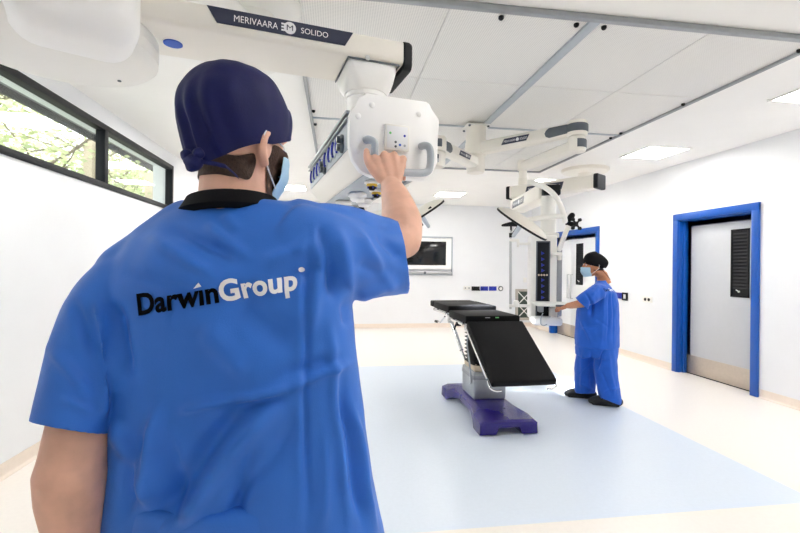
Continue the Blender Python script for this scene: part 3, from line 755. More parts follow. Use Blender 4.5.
head(hc, (-.52, .30, -.85), .295)
# left-hand light, mostly behind the near person's forearm
E2 = P(437, 143, 3.95)
a, b = V((cx, cd, 2.53)), V((E2.x, E2.y, 2.53))
ar, d, n, up = flat_arm('support_arm', a, b, .13, .12, 'cream', st, .9)
m4, Lh = arm_plate(a, b, .063, ar, .30, .62, .05); plate_words(m4, Lh, .05, ar)
end_cover(a, b, .057, ar, .78, 1.0, .10)
elbow(E2, .085, 2.47, 2.60, PI+.3)
F2 = P(404, 170, 4.75); F2.z = 2.36
elbow((E2.x, E2.y), .076, 2.335, 2.465, PI)
flat_arm('spring_arm', V((E2.x, E2.y, 2.40)), F2, .12, .11, 'cream', st, .8)
bm = nb(); lathe(bm, [(0, 2.42), (.05, 2.42), (.055, 2.39), (.055, 2.31), (.04, 2.30), (.04, 2.26), (0, 2.25)], (F2.x, F2.y, 0), seg=24); obj('drop_tube', bm, 'cream', st, VF)
h2 = P(421, 214.5, 4.8); n2 = V((.55, .13, -.83)).normalized()
yoke([V((F2.x, F2.y, 2.27)), P(392, 182, 4.75), P(376, 188, 4.75), P(366, 202, 4.75), P(364, 213, 4.75)], .028)
yoke([P(366, 216, 4.75), P(380, 213, 4.77), P(398, 210, 4.8), P(414, 211, 4.8)], .026, 'yoke_arm')
head(h2, n2, .285)
bm = nb(); tube(bm, [P(361, 209, 4.7), P(365.5, 220, 4.7)], .035, 14, dome=True); obj('yoke_grip', bm, 'black', st, VF)
bm = nb(); tube(bm, [P(417, 216.5, 4.55), P(424, 214, 4.55), P(431, 207, 4.55)], .012, 8, smooth=4); tube(bm, [P(418.5, 219, 4.55), P(422, 226, 4.55)], .018, 8); obj('head_handle', bm, 'black', st, VF)
# its working beam, as the photo shows it lit on the table and floor
sl = bpy.data.lights.new('surgical_beam', 'SPOT'); sl.energy = 1300; sl.spot_size = math.radians(21); sl.spot_blend = .55; sl.shadow_soft_size = .14; sl.color = (.93, .96, 1)
so = bpy.data.objects.new('surgical_beam', sl); COL.objects.link(so)
src = VIEW @ (h2+n2*.17); tgt = onZ(543, 387, 0)
so.location = src; so.rotation_euler = (tgt-src).to_track_quat('-Z', 'Y').to_euler()

# ------------------------------------------------------------------ far equipment pendant
DP = 5.5
pcx = P(546, 280, DP); A2 = math.radians(-8)
FQ = VIEW @ Matrix.Translation((pcx.x, pcx.y, 0)) @ Matrix.Rotation(A2, 4, 'Z'); FQi = FQ.inverted()
def Q(px, py, y): return onF(px, py, 1, y, FQ, FQi)
mnt = onZ(585, 169.5, H)
fp = thing('equipment_pendant', 'upright white equipment pendant beside the far person, with dark socket panel and shelf', 'equipment pendant', mnt)
bm = nb(); lathe(bm, [(0, H), (.34, H), (.34, H-.02), (.32, H-.045), (.15, H-.055), (.10, H-.06), (.10, 2.7), (0, 2.7)], mnt.to_2d().to_3d(), seg=40); obj('ceiling_cover', bm, 'cream', fp)
G0 = W(P(598, 180, 6.0)); G1 = W(P(513, 193, 7.0)); G0.z = 2.62; G1.z = 2.62
def box_arm(name, a, b, w, h, m='cream'):
    d = (b-a); bm = nb(); c = (a+b)/2; box(bm, c, (d.length, w, h), rot=Matrix.Rotation(math.atan2(d.y, d.x), 3, 'Z'), bev=.025, seg=3); return obj(name, bm, m, fp)
def w2v(p): return Wi @ p
ua = box_arm('upper_arm', G1, G0, .24, .19)
m4, Lh = arm_plate(w2v(G1), w2v(G0), .1215, ua, .22, .68, .10)
plate_words(m4, Lh, .10, ua)
for g, s in ((G0, 1), (G1, -1)):
    d = (G0-G1).normalized()*s; bm = nb(); box(bm, g+d*.02, (.07, .25, .2), rot=Matrix.Rotation(math.atan2(d.y, d.x), 3, 'Z'), bev=.02, seg=3); obj('arm_end_cap', bm, 'charcoal', ua)
K0 = FQ @ V((.02, 0, 2.42))
G1b = V((G1.x, G1.y, 2.40)); K0.z = 2.40
dd = (G0-G1).normalized()
la = box_arm('lower_arm', G1b+dd*.08, K0, .24, .19)
m4, Lh = arm_plate(w2v(G1b+dd*.08), w2v(K0), .1215, la, .12, .55, .1); plate_words(m4, Lh, .1, la)
bm = nb(); lathe(bm, [(0, 2.53), (.1, 2.53), (.1, 2.49), (0, 2.49)], (G1b+dd*.1).to_2d().to_3d(), seg=24); obj('arm_joint', bm, 'white', fp)
bm = nb(); q0, q1 = Q(543, 188.5, -.1), Q(560.5, 197.5, -.1); box(bm, ((q0.x+q1.x)/2, 0, 2.40), (q1.x-q0.x, .26, .13), bev=.02, seg=3); obj('joint_block', bm, 'charcoal', fp, FQ)
bm = nb(); cyl(bm, (.02, 0, 1.83), (.02, 0, 2.34), .092, 32); obj('drop_tube', bm, 'white', fp, FQ)
# upright console
xl, xr = Q(531, 280, -.16).x, Q(557, 280, -.16).x; zt, zb = Q(545, 235, -.16).z, Q(545, 320, -.16).z
xc = (xl+xr)/2
bm = nb(); box(bm, (xc, 0, (zt+zb)/2), (xr-xl, .32, zt-zb), bev=.02, seg=3); con = obj('console', bm, 'white', fp, FQ)
bm = nb(); box(bm, (.02, 0, zt+.0), (.22, .26, .06), bev=.02, seg=3); obj('console_collar', bm, 'white', fp, FQ)
p0, p1 = Q(536.3, 241, -.165), Q(549.6, 317, -.165); pm = (p0.x+p1.x)/2
bm = nb(); box(bm, (pm, -.163, (p0.z+p1.z)/2), (p1.x-p0.x, .012, p0.z-p1.z), bev=.003); pn = obj('socket_panel', bm, 'darkgrey', fp, FQ, label='dark grey socket panel')
bm = nb(); box(bm, (pm, -.170, (p0.z+p1.z)/2), (p1.x-p0.x-.03, .006, p0.z-p1.z-.03), bev=.002); obj('panel_inset', bm, 'charcoal', pn, FQ)
for py in (253.3, 259.2, 265, 270.5, 280, 286, 291.8, 297.5):
    q = Q(542.7, py, -.175); bm = nb()
    prism(bm, [(-.016, .022), (.022, .0), (-.016, -.022)], Matrix.Translation((q.x, -.172, q.z)) @ Matrix.Rotation(PI/2, 4, 'X'), .012, bev=.003)
    obj('mains_socket', bm, 'socketblue', pn, FQ)
for px in (538.8, 541.5, 544.2, 546.9):
    q = Q(px, 275, -.175); bm = nb(); lathe(bm, [(.012, 0), (.012, .008), (.006, .012), (0, .012)], (q.x, -.172, q.z), (0, -1, 0), 12); obj('earth_pin', bm, 'tan', pn, FQ)
r0, r1 = Q(557.2, 250, -.1), Q(561.5, 316, -.1)
bm = nb(); box(bm, ((r0.x+r1.x)/2, -.08, (r0.z+r1.z)/2), (r1.x-r0.x, .06, r0.z-r1.z), bev=.006); obj('side_rail', bm, 'alu', fp, FQ)
# instrument shelf held by the far person
s0, s1 = Q(533, 305, -.3), Q(571, 306, -.3); zs = 1.035
bm = nb(); box(bm, ((s0.x+s1.x)/2, -.36, zs), (s1.x-s0.x, .40, .03), bev=.01, seg=3); sh = obj('shelf', bm, 'white', fp, FQ)
bm = nb(); box(bm, ((s0.x+s1.x)/2+.12, -.565, zs-.004), (.26, .014, .022), bev=.004); obj('shelf_handle', bm, 'darkgrey', sh, FQ)
bm = nb(); box(bm, (s0.x+.1, -.2, zs-.06), (.06, .12, .1), bev=.01); obj('shelf_bracket', bm, 'alu', sh, FQ)
b0, b1 = Q(532, 318, -.28), Q(561, 324, -.28)
bm = nb(); box(bm, ((b0.x+b1.x)/2, -.2, (b0.z+b1.z)/2), (b1.x-b0.x, .36, .09), bev=.03, seg=4); obj('lower_tray', bm, 'shell', fp, FQ)
bm = nb(); box(bm, (Q(553, 310, -.2).x, -.2, Q(553, 313, -.2).z), (.09, .08, .13), bev=.015); obj('accessory_box', bm, 'white', fp, FQ)
bm = nb(); tube(bm, [Q(543, 313, -.4), Q(541, 318, -.42), Q(541, 324, -.42), Q(544, 325.5, -.4), Q(548, 323, -.36), Q(550, 316, -.3)], .006, 8, smooth=5); obj('cable', bm, 'grey', fp, FQ)
# infusion pole on its side arms
bm = nb(); tube(bm, [Q(510.6, 241, -.1), Q(510.6, 309, -.1)], .016, 14); pol = obj('infusion_pole', bm, 'steel', fp, FQ)
bm = nb(); tube(bm, [Q(510.9, 230, -.1), Q(510.6, 241, -.1)], .012, 10); obj('pole_tip', bm, 'steel', pol, FQ)
bm = nb(); tube(bm, [Q(510.7, 233, -.1), Q(510.7, 237.5, -.1)], .02, 12); obj('pole_grip', bm, 'black', pol, FQ)
bm = nb(); tube(bm, [Q(502.5, 225.4, -.16), Q(506, 224.8, -.1), Q(512, 224, -.1), Q(519, 225.2, -.1)], [.014, .022, .03, .02], 12, dome=True); tube(bm, [Q(511, 224, -.1), Q(511, 231, -.1)], .012, 8); obj('hook_bar', bm, 'black', pol, FQ)
bm = nb(); tube(bm, [Q(519.5, 226, -.1), Q(513.6, 234.5, -.1)], .026, 12, dome=True); obj('light_handle', bm, 'black', pol, FQ)
bm = nb()
a, b = Q(509.5, 239.8, -.1), Q(518, 240.5, -.1); box(bm, (a+b)/2, (b.x-a.x, .04, .035), bev=.006)
a, b = Q(517.5, 240, -.1), Q(518.5, 246, -.1); box(bm, (a+b)/2, (.03, .04, .1), bev=.006)
a, b = Q(518, 243.8, -.1), Q(533, 243.8, -.1); box(bm, (a+b)/2, (b.x-a.x, .035, .03), bev=.006)
a, b = Q(531, 242, -.1), Q(533, 250, -.1); box(bm, (a+b)/2, (.05, .05, .11), bev=.008)
obj('upper_bracket', bm, 'white', pol, FQ)
bm = nb()
a, b = Q(509, 305.5, -.1), Q(534, 306, -.1); box(bm, (a+b)/2, (b.x-a.x, .04, .035), bev=.006)
a = Q(516, 303.7, -.1); box(bm, a, (.06, .06, .08), bev=.01); a = Q(533, 309, -.1); box(bm, a, (.04, .06, .14), bev=.01)
obj('lower_bracket', bm, 'white', pol, FQ)
# screen arm with empty mounting plate
bm = nb(); a, b = Q(568.5, 225, -.2), Q(558.5, 251, -.2); d = b-a
box(bm, (a+b)/2, (.055, .05, d.length), rot=Matrix.Rotation(-math.atan2(-d.x, -d.z)*-1, 3, 'Y'), bev=.015, seg=3); sa = obj('screen_arm', bm, 'white', fp, FQ)
bm = nb(); a = Q(556, 254, -.16); box(bm, a, (.13, .09, .04), bev=.01); a = Q(559.5, 256.5, -.16); box(bm, a, (.04, .07, .09), bev=.01); a = Q(552.5, 256, -.16); box(bm, a, (.035, .06, .05), bev=.008); obj('arm_bracket', bm, 'white', sa, FQ)
bm = nb(); tube(bm, [Q(572, 215.5, -.2), Q(567, 221.5, -.2)], .035, 14, dome=True); obj('hinge', bm, 'black', sa, FQ)
bm = nb(); tube(bm, [Q(568, 224, -.2), Q(572, 224, -.22)], .03, 12, dome=True); obj('swivel', bm, 'black', sa, FQ)
c = Q(576, 224, -.24); RX = Matrix.Rotation(.5, 3, 'Z')
bm = nb(); box(bm, c, (.055, .02, .06), rot=RX, bev=.006)
for sx in (-1, 1):
    for sz in (-1, 1):
        e = c+RX @ V((sx*.05, -.006, sz*.05)); m_ = (c+e)/2
        tube(bm, [c, e], .012, 8, dome=True); q = RX @ V((0, 1, 0)); cyl(bm, e-q*.012, e+q*.012, .02, 12)
obj('mounting_plate', bm, 'black', sa, FQ)

# ------------------------------------------------------------------ operating table
ta = onZ(480, 437, 0); tb = onZ(537, 433, 0)
TX = (ta.x+tb.x)/2; TY = ta.y+.60
ot = thing('operating_table', 'black padded operating table with lowered leg rest on a purple base', 'operating table', (TX, TY, 0))
FT = frame((TX, TY, 0), 0)
hw = (tb.x-ta.x)/2
bm = nb(); rings = []
#     y,    bottom half w, shoulder z, top half w, top z, foot bottom z, notch half w, notch z
for y, wb, zs, wt, zt, zb, ni, zn in ((-.60, hw*.96, .085, hw*.80, .115, .012, hw*.36, .07), (-.585, hw, .10, hw*.82, .132, .006, hw*.36, .078), (-.40, hw*.99, .115, hw*.72, .150, .006, hw*.36, .085), (-.30, hw*.90, .12, hw*.62, .158, .045, hw*.40, .09),
                                      (-.15, hw*.80, .125, hw*.56, .165, .072, hw*.42, .095), (.25, hw*.80, .125, hw*.56, .165, .072, hw*.42, .095), (.40, hw*.95, .12, hw*.62, .158, .05, hw*.40, .09), (.47, hw*1.1, .115, hw*.78, .15, .006, hw*.5, .085), (.66, hw*1.12, .10, hw*.85, .125, .006, hw*.5, .078), (.675, hw*1.05, .085, hw*.8, .11, .012, hw*.5, .07)):
    rings.append([V((x, y, z)) for x, z in ((-wb, zb), (-wb*.985, zs), (-wt, zt), (0, zt+.003), (wt, zt), (wb*.985, zs), (wb, zb), (ni*1.25, zb), (ni, zn), (0, zn), (-ni, zn), (-ni*1.25, zb))])
loft(bm, rings)
bmesh.ops.bevel(bm, geom=[e for e in bm.edges if len(e.link_faces) == 2 and e.calc_face_angle(0) > .5], offset=.006, segments=2, profile=.5, affect='EDGES')
bs = obj('base', bm, 'purple', ot, FT, ang=35, label='glossy purple floor base')
for sx in (-1, 1):
    for y in (-.5, .57):
        bm = nb(); cyl(bm, (sx*hw*.7, y, 0), (sx*hw*.7, y, .012), .03, 16); obj('floor_pad', bm, 'rubber', bs, FT)
bm = nb(); cyl(bm, (.05, -.35, .155), (.05, -.35, .158), .012, 12); obj('cap', bm, 'black', bs, FT)
bm = nb(); tube(bm, [(-.06, -.5, .07), (-.02, -.53, .06), (.03, -.53, .062), (.06, -.5, .07)], .01, 8); obj('brake_link', bm, 'steel', bs, FT)
# column
q0 = onZ(463, 395, .165); q1 = onZ(504, 397, .165)
cx0, cx1 = -.165, .165; cy = .10
bm = nb(); box(bm, (0, cy, .165+.13), (.33, .40, .27), bev=.02, seg=3); col = obj('column_housing', bm, 'alu', ot, FT)
bm = nb()
for z in (.36, .372, .385): box(bm, (0, cy, z), (.334, .404, .004), bev=.001)
obj('housing_groove', bm, 'navyplate', col, FT)
bm = nb(); box(bm, (0, cy, .46), (.30, .36, .075), bev=.02, seg=3); obj('column_collar', bm, 'tan', ot, FT)
bm = nb(); z = .49; rings = []
for k in range(15):
    s = .165 if k % 2 == 0 else .125
    rings.append([V((s*math.copysign(abs(math.cos(t))**.35, math.cos(t)), cy+s*1.15*math.copysign(abs(math.sin(t))**.35, math.sin(t)), z+k*.02)) for t in [2*PI*j/28 for j in range(28)]])
loft(bm, rings); obj('bellows', bm, 'rubber', ot, FT, ang=25)
bm = nb(); box(bm, (0, cy+.02, .815), (.30, .36, .07), bev=.012); box(bm, (0, cy+.16, .855), (.24, .42, .035), bev=.006); obj('top_carriage', bm, 'steel', ot, FT)
# the top sits a little to one side of the column
FB = FT; FT = frame((TX+.062, TY, 0), .03)
# seat and back sections
yF = -.005; WT = .285
def pad(bm, x0, x1, y0, y1, z0, z1, rot=None, bev=.014):
    box(bm, ((x0+x1)/2, (y0+y1)/2, (z0+z1)/2), (x1-x0, y1-y0, z1-z0), bev=bev, seg=3)
bm = nb(); pad(bm, -WT, WT, yF, yF+.60, .888, .968); obj('seat_pad', bm, 'leather', ot, FT)
bm = nb(); pad(bm, -WT, WT, yF+.615, yF+1.28, .932, 1.012); obj('back_pad', bm, 'leather', ot, FT)
bm = nb(); pad(bm, -WT*.97, WT*.97, yF+1.29, yF+1.5, .935, 1.01); obj('head_pad', bm, 'leather', ot, FT)
bm = nb(); box(bm, (0, yF+.3, .882), (.50, .58, .022), bev=.004); obj('seat_frame', bm, 'steel', ot, FT)
bm = nb(); box(bm, (0, yF+.95, .922), (.50, .64, .022), bev=.004); box(bm, (0, yF+1.38, .935), (.3, .24, .02), bev=.004)
for s in (-1, 1): box(bm, (s*.22, yF+.62, .90), (.04, .12, .05), bev=.006)
obj('back_frame', bm, 'steel', ot, FT)
def rail(p0, p1):
    bm = nb(); p0, p1 = V(p0), V(p1); d = p1-p0
    box(bm, (p0+p1)/2, (.010, d.length, .026), rot=Matrix.Rotation(math.atan2(d.z, d.y), 3, 'X'), bev=.002)
    for k in (.15, .85):
        q = p0+d*k; s = -1 if q.x > 0 else 1
        cyl(bm, q, q+V((s*.045, 0, 0)), .010, 10)
    return obj('side_rail', bm, 'chrome', ot, FT)
for s in (-1, 1):
    rail((s*(WT+.012), yF+.06, .878), (s*(WT+.012), yF+.54, .878)); rail((s*(WT+.012), yF+.68, .918), (s*(WT+.012), yF+1.24, .918))
    # tilt cylinder and release lever hardware below the pads
    bm = nb(); tube(bm, [(s*.235, yF+.78, .90), (s*.19, yF+.42, .55)], .022, 14); tube(bm, [(s*.19, yF+.42, .55), (s*.17, yF+.3, .43)], .014, 12); obj('tilt_cylinder', bm, 'chrome', ot, FT)
    bm = nb(); box(bm, (s*.25, yF+.62, .862), (.03, .16, .07), bev=.006); cyl(bm, (s*.23, yF+.62, .85), (s*.285, yF+.62, .85), .03, 18); obj('section_joint', bm, 'steel', ot, FT)
    bm = nb(); tube(bm, [(s*.29, yF+.74, .88), (s*.31, yF+.86, .80), (s*.31, yF+1.0, .79)], .010, 10, smooth=4); tube(bm, [(s*.31, yF+.98, .79), (s*.31, yF+1.08, .785)], .016, 12, dome=True, mi=1); obj('release_lever', bm, ['chrome', 'black'], ot, FT)
    bm = nb(); cyl(bm, (s*.26, yF+.24, .86), (s*.31, yF+.24, .86), .022, 14); tube(bm, [(s*.31, yF+.24, .86), (s*.33, yF+.24, .80)], .009, 8); obj('rail_clamp', bm, 'black', ot, FT)
FT = FB; bm = nb(); tube(bm, [(-.18, cy-.1, .84), (-.215, cy-.14, .7), (-.20, cy-.18, .5), (-.172, cy-.14, .33), (-.168, cy-.1, .3)], .008, 8, smooth=6); obj('hose', bm, 'grey', ot, FT); FT = frame((TX+.062, TY, 0), .03)
# leg section, swung down at the front
ax = V((0, yF-.005, .895)); l0 = FT.inverted() @ onZ(526, 385, .46)
dn = V((0, -.69, -.43)).normalized(); nn = V((0, dn.z, -dn.y)); nn = nn if nn.z > 0 else -nn
RL = Matrix((V((1, 0, 0)), -dn, nn)).transposed()
FL = FT @ Matrix.Translation(ax) @ RL.to_4x4()
LL = .80
bm = nb(); box(bm, (0, -LL/2-.02, .015), (2*WT+.01, LL, .065), bev=.016, seg=4); obj('leg_pad', bm, 'leather', ot, FL)
bm = nb()
for s in (-1, 1): box(bm, (s*(WT-.05), -LL/2-.02, -.03), (.05, LL-.06, .025), bev=.004)
for y in (.08, .42, .77): box(bm, (0, -y, -.03), (2*WT-.1, .05, .022), bev=.004)
obj('leg_frame', bm, 'steel', ot, FL)
for s in (-1, 1):
    bm = nb(); x = s*(WT+.014)
    box(bm, (x, -LL/2+.01, -.012), (.010, LL-.14, .026), bev=.002)
    for y in (.12, .38, .64): cyl(bm, (x, -y, -.012), (x-s*.05, -y, -.025), .010, 10)
    tube(bm, [(x, -LL+.05, -.012), (x, -LL-.02, -.02), (x-s*.04, -LL-.045, -.03), (x-s*.09, -LL-.045, -.03)], .009, 10, smooth=4)
    obj('side_rail', bm, 'chrome', ot, FL)
    bm = nb(); box(bm, (s*.22, .02, -.03), (.05, .14, .045), bev=.008); cyl(bm, (s*.18, .03, -.02), (s*.26, .03, -.02), .026, 18); obj('leg_hinge', bm, 'chrome', ot, FL)
bm = nb(); box(bm, (-.06, yF-.0015, .95), (.05, .003, .008)); obj('maker_tag', bm, 'alu', ot, FT)
bm = nb(); box(bm, (.04, yF-.0015, .95), (.035, .003, .010)); obj('green_tag', bm, 'green', ot, FT)
# ------------------------------------------------------------------ people
def basis(yaw, pitch=0., roll=0.):            # yaw: heading measured from "straight ahead" (+y) towards +x
    f = V((math.sin(yaw), math.cos(yaw), 0)); r = V((math.cos(yaw), -math.sin(yaw), 0)); u = V((0, 0, 1))
    R = Matrix((r, f, u)).transposed()
    return R @ Matrix.Rotation(pitch, 3, 'X') @ Matrix.Rotation(roll, 3, 'Y')
def head_pieces(bm, C, R, s=1.):
    """closed pieces of a head around the skull centre C (local axes: x right, y face, z up)"""
    L = lambda x, y, z: V(C)+R @ (V((x, y, z))*s)
    E3 = lambda c, r, q=None: ell(bm, L(*c), [k*s for k in r], R @ q if q else R)
    E3((0, -.012, .012), (.076, .097, .10)); E3((0, .02, .0), (.070, .08, .095)); E3((0, .03, -.055), (.058, .064, .066))
    E3((0, .068, -.092), (.026, .022, .020)); E3((0, .05, -.07), (.05, .045, .04))
    tube(bm, [L(0, .092, .012), L(0, .108, -.012), L(0, .116, -.030)], [.009*s, .012*s, .015*s], 12, dome=True)
    for q in (-1, 1):
        E3((q*.012, .103, -.032), (.010, .011, .008)); E3((q*.036, .068, -.02), (.028, .026, .024))
        tube(bm, [L(q*.012, .094, .024), L(q*.035, .088, .028), L(q*.055, .074, .02)], [.009*s, .010*s, .008*s], 10, dome=True)
        # ear: rim and lobe
        ear = [L(q*.076, .006, .006), L(q*.086, -.012, .006), L(q*.088, -.022, -.012), L(q*.085, -.018, -.034), L(q*.078, -.002, -.050)]
        tube(bm, ear, [.008*s, .009*s, .009*s, .009*s, .009*s], 10, smooth=3, dome=True)
        E3((q*.077, -.005, -.02), (.009, .018, .026))
    tube(bm, [L(-.024, .098, -.062), L(0, .106, -.060), L(.024, .098, -.062)], [.006*s, .009*s, .006*s], 10, smooth=3, dome=True)
    tube(bm, [L(-.02, .097, -.073), L(0, .104, -.073), L(.02, .097, -.073)], [.006*s, .010*s, .006*s], 10, smooth=3, dome=True)
def eyes(par, C, R, s, fr):
    for q in (-1, 1):
        c = V(C)+R @ (V((q*.033, .0825, .003))*s)
        bm = nb(); ell(bm, c, (.0125*s,)*3, None, 16, 12); e = obj('eye', bm, 'eyewhite', par, fr)
        d = R @ V((0, 1, 0)); bm = nb(); lathe(bm, [(.0062*s, .0108*s), (.006*s, .0118*s), (.003*s, .0126*s), (0, .0128*s)], c, d, 16); obj('iris', bm, 'iris', e, fr)
def finger(bm, pts, r):
    tube(bm, pts, [r*1.05, r*1.0, r*.92, r*.8][:len(pts)] if len(pts) <= 4 else r, 10, smooth=3, dome=True)
def shell_part(src, keep, off):
    """copy of the faces of bmesh src for which keep(centre) holds, pushed out by off"""
    bm = src.copy(); bmesh.ops.recalc_face_normals(bm, faces=bm.faces); bm.normal_update()
    for v in bm.verts: v.co += v.normal*off
    bmesh.ops.delete(bm, geom=[f for f in bm.faces if not keep(f.calc_center_median())], context='FACES')
    return bm
def cutoff(bm, co, no, near=None):
    fs = [f for f in bm.faces if near is None or near(f.calc_center_median())]
    g = set(fs)
    for f in fs: g.update(f.verts); g.update(f.edges)
    bmesh.ops.bisect_plane(bm, geom=list(g), dist=1e-5, plane_co=co, plane_no=no, clear_outer=True)
def even_rim(bm, n=8):
    bd = [v for v in bm.verts if v.is_boundary]
    for _ in range(n):
        new = {}
        for v in bd:
            q = [e.other_vert(v).co for e in v.link_edges if e.is_boundary]
            if len(q) == 2: new[v] = v.co*.5+(q[0]+q[1])*.25
        for v, c in new.items(): v.co = c
def solid(bm, t): return evaluated(bm, [('SOLIDIFY', dict(thickness=t, offset=-1))])
def ring(c, rx, ry, z, rot=0., e=2.3, n=40):
    out = []
    for k in range(n):
        t = 2*PI*k/n; x = rx*math.copysign(abs(math.cos(t))**(2/e), math.cos(t)); y = ry*math.copysign(abs(math.sin(t))**(2/e), math.sin(t))
        out.append(V((c[0]+x*math.cos(rot)-y*math.sin(rot), c[1]+x*math.sin(rot)+y*math.cos(rot), z)))
    return out
def segdist(p, a, b):
    d = b-a; L2 = d.length_squared; t = max(0, min(1, (p-a).dot(d)/L2)) if L2 else 0
    return (p-(a+d*t)).length, t
def drape(bm, folds, plane, amp=.004, seed=0, sc=(9, 9, 4)):
    """push fold ridges (a, b, width, height) and soft rumples into a cloth surface; plane(v) -> 2-D place where folds are laid, or None"""
    bm.normal_update(); new = []
    for v in bm.verts:
        q = plane(v); h = 0
        n = noise.noise(V((v.co.x*sc[0]+seed, v.co.y*sc[1], v.co.z*sc[2])))
        n2 = noise.noise(V((v.co.x*24+seed, v.co.y*24, v.co.z*13)))
        h = amp*n+amp*.35*n2
        if q is not None:
            wob = noise.noise_vector(V((q.x*8, q.y*8, seed)))*.012
            qq = V((q.x+wob.x, q.y+wob.y))
            for a, b, w, g in folds:
                d, t = segdist(qq, a, b)
                if d < 3*w: h += 1.7*g*math.exp(-(d/w)**2)*min(1, 4*t+.15)*min(1, 4*(1-t)+.15)
        new.append(v.co+v.normal*h)
    for v, c in zip(bm.verts, new): v.co = c
def stamp(s, m, surf, dirn, place, size, bold, par, fr, name='lettering', lift=.0026):
    """print a word on a cloth: each point is carried along dirn onto the surface"""
    bm = text_bm(s, size, bold) if isinstance(s, str) else s
    dice(bm, .005 if size > .03 else .004)
    for v in bm.verts:
        h = surf.ray_cast(place(v.co), dirn)
        if h[0] is not None: v.co = h[0]-dirn*lift
        else: v.co = place(v.co)
    return obj(name, bm, m, par, fr)

# ================================================================== the near person, seen from behind, right hand on the console
man = thing('person', 'near person from behind in blue scrubs and navy cap, gripping the pendant handle', 'person', W(V((-.33, .93, 0))), -YAW)
FM = VIEW
HR = basis(math.radians(26), -.04, .05); HC = V((-.332, .905, 1.703)); HS = 1.0
Pm = P
el = P(402.5, 240, 1.12); wr = P(391.5, 187, 1.27); sh = P(322, 246, .90)
bm = nb()
head_pieces(bm, HC, HR, HS)
tube(bm, [V((-.333, .90, 1.68)), V((-.335, .90, 1.62)), V((-.338, .91, 1.55)), V((-.34, .92, 1.48))], [.062, .068, .074, .09], 20)
# trunk, inside the clothes
rings = [ring((-.325, .90), rx, ry, z) for z, rx, ry in ((.86, .165, .105), (.95, .175, .115), (1.08, .155, .10), (1.20, .165, .105), (1.32, .175, .095), (1.42, .165, .085), (1.48, .12, .075), (1.53, .08, .065))]
loft(bm, rings)
tube(bm, [P(285, 245, .91), P(318, 252, .91), P(355, 254, 1.0), el], [.05, .052, .05, .048], 18, smooth=4, dome=True)
tube(bm, [el, P(401.5, 222, 1.165), P(397, 202, 1.22), wr], [.049, .0545, .043, .031], 18, smooth=4, dome=True)
shl = P(128, 292, .87)
ell_ = P(72, 470, .79)
tube(bm, [P(165, 285, .89), P(130, 298, .87), P(94, 370, .83), ell_], [.05, .05, .05, .055], 18, smooth=4, dome=True)
wl = P(84, 590, .86)
tube(bm, [ell_, P(72, 497, .80), P(76, 535, .82), wl], [.058, .0555, .048, .031], 18, smooth=4, dome=True)
tube(bm, [P(68, 466, .77), P(60, 473, .785)], [.03, .03], 12, dome=True)
# legs and feet, below the frame
for sx in (-1, 1):
    hx = -.325+sx*.095
    tube(bm, [V((hx, .90, .90)), V((hx+sx*.01, .91, .70)), V((hx+sx*.015, .92, .49)), V((hx+sx*.018, .915, .30)), V((hx+sx*.02, .90, .09))], [.095, .085, .058, .055, .04], 18, smooth=3, dome=True)
    tube(bm, [V((hx+sx*.02, .88, .055)), V((hx+sx*.03, .98, .045)), V((hx+sx*.035, 1.08, .035))], [.04, .042, .03], 14, smooth=3, dome=True)
# right hand round the handle bar
k = [P(375, 158, 1.300), P(384.5, 154.5, 1.302), P(394, 155, 1.306), P(403, 159, 1.312)]      # knuckles, index .. little
palm = [P(384, 181, 1.275), P(391, 180, 1.278), P(398, 180, 1.283)]
loft(bm, [[wr+V((-.024, 0, -.004)), wr+V((0, -.016, -.004)), wr+V((.024, 0, -.004)), wr+V((0, .018, -.004))],
          [P(379, 172, 1.285), P(390, 170, 1.272), P(402, 172, 1.29), P(390, 171, 1.306)],
          [P(373, 161, 1.30), P(389, 156, 1.292), P(405, 161, 1.31), P(389, 160, 1.325)],
          [P(375, 157, 1.305), P(389, 153.5, 1.30), P(404, 157, 1.315), P(389, 156, 1.325)]])
for a, q in zip(palm+[palm[-1]], k): tube(bm, [a, q], [.014, .0125], 10, dome=True)
hb = [onF(px, 172, 1, -.048) for px in (377, 386.5, 395.5, 403.5)]
for i, (q, r) in enumerate(zip(k, (.0105, .011, .0105, .009))):
    bar = VIEW.inverted() @ (FP @ hb[i])
    t1 = V((bar.x, bar.y+.004, bar.z+.030-(.004 if i == 3 else 0))); t2 = V((bar.x, bar.y+.028, bar.z+.008)); t3 = V((bar.x+.002, bar.y+.018, bar.z-.018))
    finger(bm, [q, t1, t2, t3], r)
# thumb, leaving the side of the palm near its base and standing along the bar
tube(bm, [P(381, 178, 1.282), P(372.5, 169, 1.288), P(367.3, 159.5, 1.298), P(366.6, 151, 1.306)], [.017, .0135, .0115, .0095], 12, smooth=4, dome=True)
# left hand, hanging relaxed below the frame
hd = (wl-P(76, 535, .82)).normalized()
tube(bm, [wl, wl+hd*.045, wl+hd*.085], [.029, .036, .034], 14, dome=True)
for i in range(4):
    b0 = wl+hd*.085+V((0, -.030+.020*i, 0)); Lf = (.066, .076, .072, .056)[i]
    finger(bm, [b0, b0+hd*Lf*.45+V((.004, 0, 0)), b0+hd*Lf*.8+V((.016, 0, 0)), b0+hd*Lf+V((.030, 0, 0))], .009)
tube(bm, [wl+hd*.03+V((0, -.028, 0)), wl+hd*.06+V((.012, -.045, 0)), wl+hd*.09+V((.02, -.048, 0))], [.014, .0115, .0095], 10, smooth=3, dome=True)
body = fuse(bm, .0042, 5, .5)
skull = body.copy()
bo = obj('body', body, 'skin', man, FM, ang=180)
eyes(man, HC, HR, HS, FM)
RH = HR.inverted()
hl = lambda p: RH @ (p-HC)/HS
